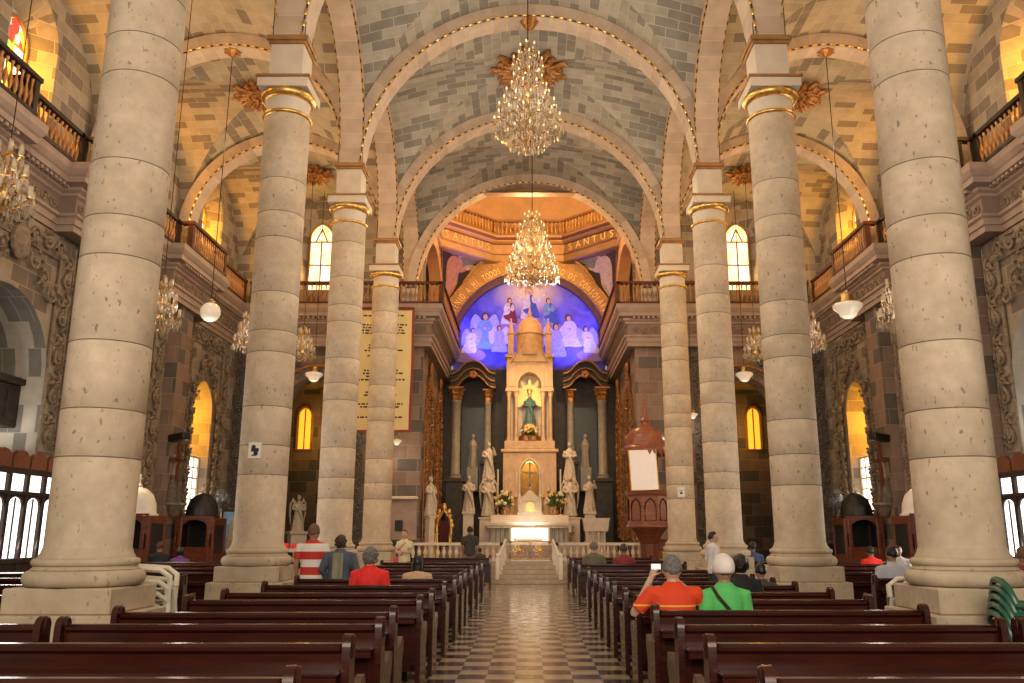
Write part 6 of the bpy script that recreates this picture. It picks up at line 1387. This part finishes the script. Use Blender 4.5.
    mb = MB(); mb.loft([(tuple(V(0, 0, z)), (rx * wide + 0.012) * k, (ry + 0.012) * k) for z, rx, ry in ((-0.11, 0.13, 0.1), (-0.02, 0.165, 0.12), (0.04, 0.16, 0.115))])
    for s in (-1, 1): l = legs[s]; mb.tube(l[:3], [0.096 * k, 0.075 * k, 0.058 * k], 10)
    put('trousers', fuse(mb, max(vox, 0.02) * k, 1), pants or JEAN, t)
    for s in (-1, 1): l = legs[s]; mb = MB(); mb.tube([l[3] + Vector((0, -0.06, 0)) * k, l[3], l[4]], [0.042 * k, 0.05 * k, 0.04 * k], 8); mb.build('shoe', 'black', t, smooth=80)
    rnd = random.Random(len(label))
    def hf(v):
        faceside = v.y > 0.25 and v.z < 0.62; q = 0.80 if faceside else 1.0 + 0.05 * noise.noise(v * 4 + Vector((len(label), 0, 0)))
        if style == 'short' and v.z < -0.28: q *= 0.8 if v.z < -0.5 or abs(v.x) > 0.45 else 0.97
        return v * q
    mb = MB(); mb.ball((0, -0.008 * k, 0.012 * k), (0.094 * k, 0.112 * k, 0.128 * k), 22, 16, 0, R, hf)
    if style == 'long': mb.loft([((T0.x, T0.y - 0.05 * k, T0.z + z * k), rx * k, ry * k) for z, rx, ry in ((0.03, 0.088, 0.06), (-0.08, 0.095, 0.06), (-0.17, 0.1, 0.05), (-0.24, 0.07, 0.03))])
    if style == 'bun': mb.ball((T0.x, T0.y - 0.12 * k, T0.z + 0.02 * k), 0.05 * k, 10, 8)
    if style == 'curly':
        for q in range(60): a, e_ = rnd.uniform(0, 2 * pi), rnd.uniform(-0.6, 1.5); v = Vector((cos(a) * cos(e_), sin(a) * cos(e_), sin(e_))); \
            (mb.ball((v.x * 0.09 * k, v.y * 0.1 * k - 0.01, v.z * 0.115 * k), 0.024 * k, 6, 5, 0, R) if not (v.y > 0.3 and v.z < 0.5) else None)
    mb.build('hair', hair or HB, t, smooth=80)
    if face:
        mb = MB()
        for s in (-1, 1): mb.ball((s * 0.03 * k, 0.088 * k, 0.02 * k), (0.013 * k, 0.008 * k, 0.008 * k), 8, 6, 0, R)
        mb.build('eyes', 'black', t)
    t['_k'] = k
    if extra: extra(t, V, R, k)
    del t['_k']; return t
RED = (0.55, 0.035, 0.02); WHT = (0.78, 0.74, 0.68)
striped('red_white_rugby_stripes', [(0.78, 0.90, WHT), (1.02, 1.13, WHT), (1.25, 1.36, WHT)], RED)
striped('orange_red_shirt', [(0.80, 0.815, (0.85, 0.42, 0.05)), (0.875, 0.89, (0.85, 0.42, 0.05))], (0.72, 0.055, 0.012))
cmat('denim_jacket', (0.075, 0.095, 0.13)); cmat('pale_scarf', (0.26, 0.25, 0.18)); cmat('bright_red_knit', (0.78, 0.03, 0.025)); cmat('peach_blouse', (0.62, 0.40, 0.24)); cmat('cream_blouse', (0.66, 0.58, 0.34)); cmat('dark_grey_shirt', (0.05, 0.05, 0.045)); cmat('olive_shirt', (0.13, 0.12, 0.075)); cmat('maroon_blouse', (0.24, 0.03, 0.03)); cmat('bright_green_shirt', (0.10, 0.52, 0.13)); cmat('white_shirt', (0.74, 0.68, 0.66)); cmat('black_shirt', (0.012, 0.012, 0.013)); cmat('pale_blue_shirt', (0.55, 0.58, 0.68)); cmat('plum_shirt', (0.21, 0.045, 0.05)); cmat('purple_shirt', (0.14, 0.05, 0.26)); cmat('blue_shirt', (0.06, 0.09, 0.22)); cmat('pink_bag', (0.6, 0.08, 0.14)); cmat('brown_leather', (0.05, 0.03, 0.02), 0.45); cmat('white_cap', (0.80, 0.72, 0.68)); cmat('silver', (0.6, 0.6, 0.62), 0.25, metal=0.8)
# right side of the nave
def watch(t, V, R, k):
    a, b = V(-0.235, 0.17, 0.42), V(-0.19, 0.23, 0.53); d = (b - a).normalized(); mb = MB(); c = a + (b - a) * 0.72; mb.tube([c, c + d * 0.028], 0.041 * k, 12); mb.build('wristwatch', 'silver', t)
person('grey-haired man in an orange-red shirt raising a camera with both hands', (1.31, 7.95, 0), 0.0, 1.65, 'sit', 'orange_red_shirt', JEAN, SKL, HG, 'short', {-1: ((0.335, 0.05, 0.27), (0.17, 0.25, 0.58)), 1: ((0.31, 0.1, 0.3), (0.085, 0.3, 0.55))}, 0.8, 0.009, 0.06, 1.1, extra=watch)
t = thing('compact_camera', 'small silver camera with a bright screen held up by the man in orange-red', 'camera', (1.205, 8.305, 1.205), 0.0)
MB().cbox(-0.052, 0.052, -0.012, 0.014, -0.031, 0.031, 0.005).build('camera_body', 'silver', t); MB().lathe([(0.022, 0), (0.022, 0.02), (0.016, 0.025), (0.0, 0.025)], n=16, T=Matrix.Translation((0, 0.012, 0)) @ Matrix.Rotation(-pi / 2, 4, 'X')).build('lens', 'black', t, smooth=50); M['screenlit'] = emis('lit_camera_screen', (1, 0.97, 0.95), 1.3); MB().box(-0.04, 0.04, -0.0135, -0.012, -0.024, 0.024).build('screen', 'screenlit', t)
def capstrap(t, V, R, k):
    mb = MB(); mb.ball((0, -0.012 * k, 0.03 * k), (0.106 * k, 0.126 * k, 0.13 * k), 24, 16, 0, R, lambda v: Vector((v.x, v.y, max(v.z, -0.42)))); mb.build('white_cap', 'white_cap', t, smooth=60)
    mb = MB(); mb.lathe([(0.09 * k, 0), (0.1 * k, 0.006), (0.09 * k, 0.01)], n=16, T=R @ Matrix.Translation((0, 0.12 * k, 0.0)), sy=0.9); mb.build('cap_brim', 'white_cap', t)
    mb = MB(); P = []
    for q in range(15): u = q / 14; z = 0.47 - 0.4 * u; P.append(V((-0.13 + 0.36 * u), -(0.135 + 0.025 * sin(pi * u)) if q > 0 else -0.06, z + (0.05 if q == 0 else 0)))
    mb.tube(P, 0.019 * k, 6, flat=0.6); mb.build('bag_strap', 'brown_leather', t); mb = MB(); p = P[11]; mb.cbox(p.x - 0.03, p.x + 0.03, p.y - 0.022, p.y + 0.01, p.z - 0.03, p.z + 0.03, 0.005); mb.build('strap_buckle', 'silver', t)
person('woman in a bright green shirt and white cap with a dark strap across her back', (1.78, 7.98, 0), 0.0, 1.64, 'sit', 'bright_green_shirt', JEAN, SK, HBR, 'short', {-1: ((0.225, 0.0, 0.18), (0.16, 0.2, 0.02)), 1: ((0.23, 0.02, 0.17), (0.2, 0.2, 0.0))}, 0.75, 0.011, 0.02, 0.92, extra=capstrap)
person('small child in white standing on a pew seat, looking aside, beyond the white cap', (2.64, 12.5, 0.45), -1.3, 1.12, 'child', 'white_shirt', JEAN, SKL, HB, 'short', None, 0.9, 0.014, 0.0, 0.9, turn=-0.4, face=True, long_sleeve=True)
person('person with curly black hair and black shirt seated next beyond the green shirt', (2.47, 10.2, 0), 0.0, 1.6, 'sit', 'black_shirt', JEAN, SK, HB, 'curly', None, 0.7, 0.016)
person('child in dark clothes with black hair seated behind the second right column base', (3.05, 11.5, 0), 0.1, 1.42, 'sit', 'dark_grey_shirt', JEAN, SK, HB, 'short', None, 0.7, 0.018)
person('man in an olive shirt with bowed head in a far right pew by the aisle', (1.44, 19.3, 0), 0.0, 1.68, 'sit', 'olive_shirt', JEAN, SKL, HG, 'short', None, 0.8, 0.02, 0.12)
person('woman in a maroon blouse seated beside the olive shirt before the altar rail', (2.1, 19.32, 0), 0.0, 1.62, 'sit', 'maroon_blouse', JEAN, SK, HBR, 'short', None, 0.7, 0.02)
person('person in a blue top between the right columns near the white bench', (5.35, 20.8, 0), 0.0, 1.66, 'sit', 'blue_shirt', JEAN, SK, HB, 'short', None, 0.8, 0.022)
person('person in a pale blue shirt hunched behind the stacked chairs at the right', (5.6, 13.3, 0), 0.15, 1.66, 'sit', 'pale_blue_shirt', JEAN, SK, HB, 'short', None, 0.9, 0.018, 0.15, 1.3, long_sleeve=True)
person('young person in a white shirt facing the entrance in the right aisle', (6.72, 15.85, 0), pi - 0.3, 1.3, 'stand', 'white_shirt', JEAN, SK, HB, 'short', None, 0.8, 0.016, 0.0, face=True)
person('person in bright red seated far down the right aisle near the confessional', (7.55, 19.22, 0), 0.0, 1.55, 'sit', 'bright_red_knit', JEAN, SK, HB, 'short', None, 0.8, 0.022)
person('bald man in a plum shirt seated by the green chairs at the right edge', (6.62, 11.62, 0), 0.0, 1.68, 'sit', 'plum_shirt', JEAN, SK, HS, 'short', None, 0.8, 0.014, 0.04, 1.15)
# left side of the nave
person('tall man in a red and white striped shirt standing by the second left column', (-3.3, 13.25, 0), -0.05, 1.66, 'stand', 'red_white_rugby_stripes', JEAN, SK, HS, 'short', {-1: ((0.235, -0.02, 0.19), (0.23, 0.05, -0.03)), 1: ((0.235, -0.02, 0.19), (0.23, 0.06, -0.03))}, 0.72, 0.013, 0.0, 1.05)
def scarf(t, V, R, k):
    mb = MB(); mb.grid(8, 14, lambda u, v: V(-0.085 + 0.17 * u, -0.155 + 0.02 * cos(3 * u) - 0.012 * sin(9 * u), 0.5 - 0.75 * v)); mb.build('pale_scarf', 'pale_scarf', t, smooth=80)
person('woman in a denim jacket with a pale scarf down her back, beside the striped shirt', (-2.86, 13.15, 0), 0.0, 1.5, 'stand', 'denim_jacket', JEAN, SK, HBR, 'curly', {-1: ((0.27, 0.0, 0.2), (0.2, 0.12, 0.05)), 1: ((0.27, 0.0, 0.2), (0.2, 0.12, 0.05))}, 0.95, 0.014, 0.03, 1.12, long_sleeve=True, extra=scarf)
person('grey-haired woman in a bright red cardigan seated in a left pew', (-2.1, 11.52, 0), 0.0, 1.68, 'sit', 'bright_red_knit', JEAN, SKL, HG, 'curly', None, 0.95, 0.013, 0.0, 1.0, long_sleeve=True)
person('person with black hair and a peach blouse low in a left pew', (-1.68, 13.1, 0), 0.0, 1.5, 'sit', 'peach_blouse', JEAN, SK, HB, 'long', None, 0.7, 0.016, 0.05)
def bag(t, V, R, k): mb = MB(); mb.ball(tuple(V(0.2, 0.08, 0.0)), (0.1 * k, 0.06 * k, 0.09 * k), 12, 8); mb.tube([V(0.18, 0.06, 0.05), V(0.05, 0.16, 0.3), V(-0.1, 0.1, 0.46)], 0.012, 6); mb.build('pink_bag', 'pink_bag', t)
person('woman in a cream blouse with folded arms and a pink bag by the altar rail', (-3.2, 22.3, 0), pi - 0.5, 1.62, 'stand', 'cream_blouse', KH, SKL, HS, 'short', {-1: ((0.24, 0.05, 0.2), (-0.02, 0.18, 0.22)), 1: ((0.24, 0.05, 0.2), (0.0, 0.2, 0.16))}, 0.6, 0.018, face=True, turn=0.3, extra=bag)
person('man in a dark shirt and khaki trousers standing before the left altar rail', (-1.86, 27.2, 0), 0.1, 1.74, 'stand', 'dark_grey_shirt', KH, SK, HB, 'short', None, 0.8, 0.02)
person('small child with black hair standing beside the man at the altar rail', (-1.5, 26.5, 0), 0.0, 1.12, 'child', 'dark_grey_shirt', JEAN, SK, HB, 'short', None, 0.8, 0.02)
person('person in dark clothes with a pale headband seated by the left confessionals', (-8.85, 20.8, 0), 0.0, 1.66, 'sit', 'black_shirt', JEAN, SK, HBR, 'short', None, 0.9, 0.022)
person('child in purple seated by the left confessionals', (-8.35, 20.82, 0), 0.0, 1.5, 'sit', 'purple_shirt', JEAN, SKL, HB, 'bun', None, 0.7, 0.022)
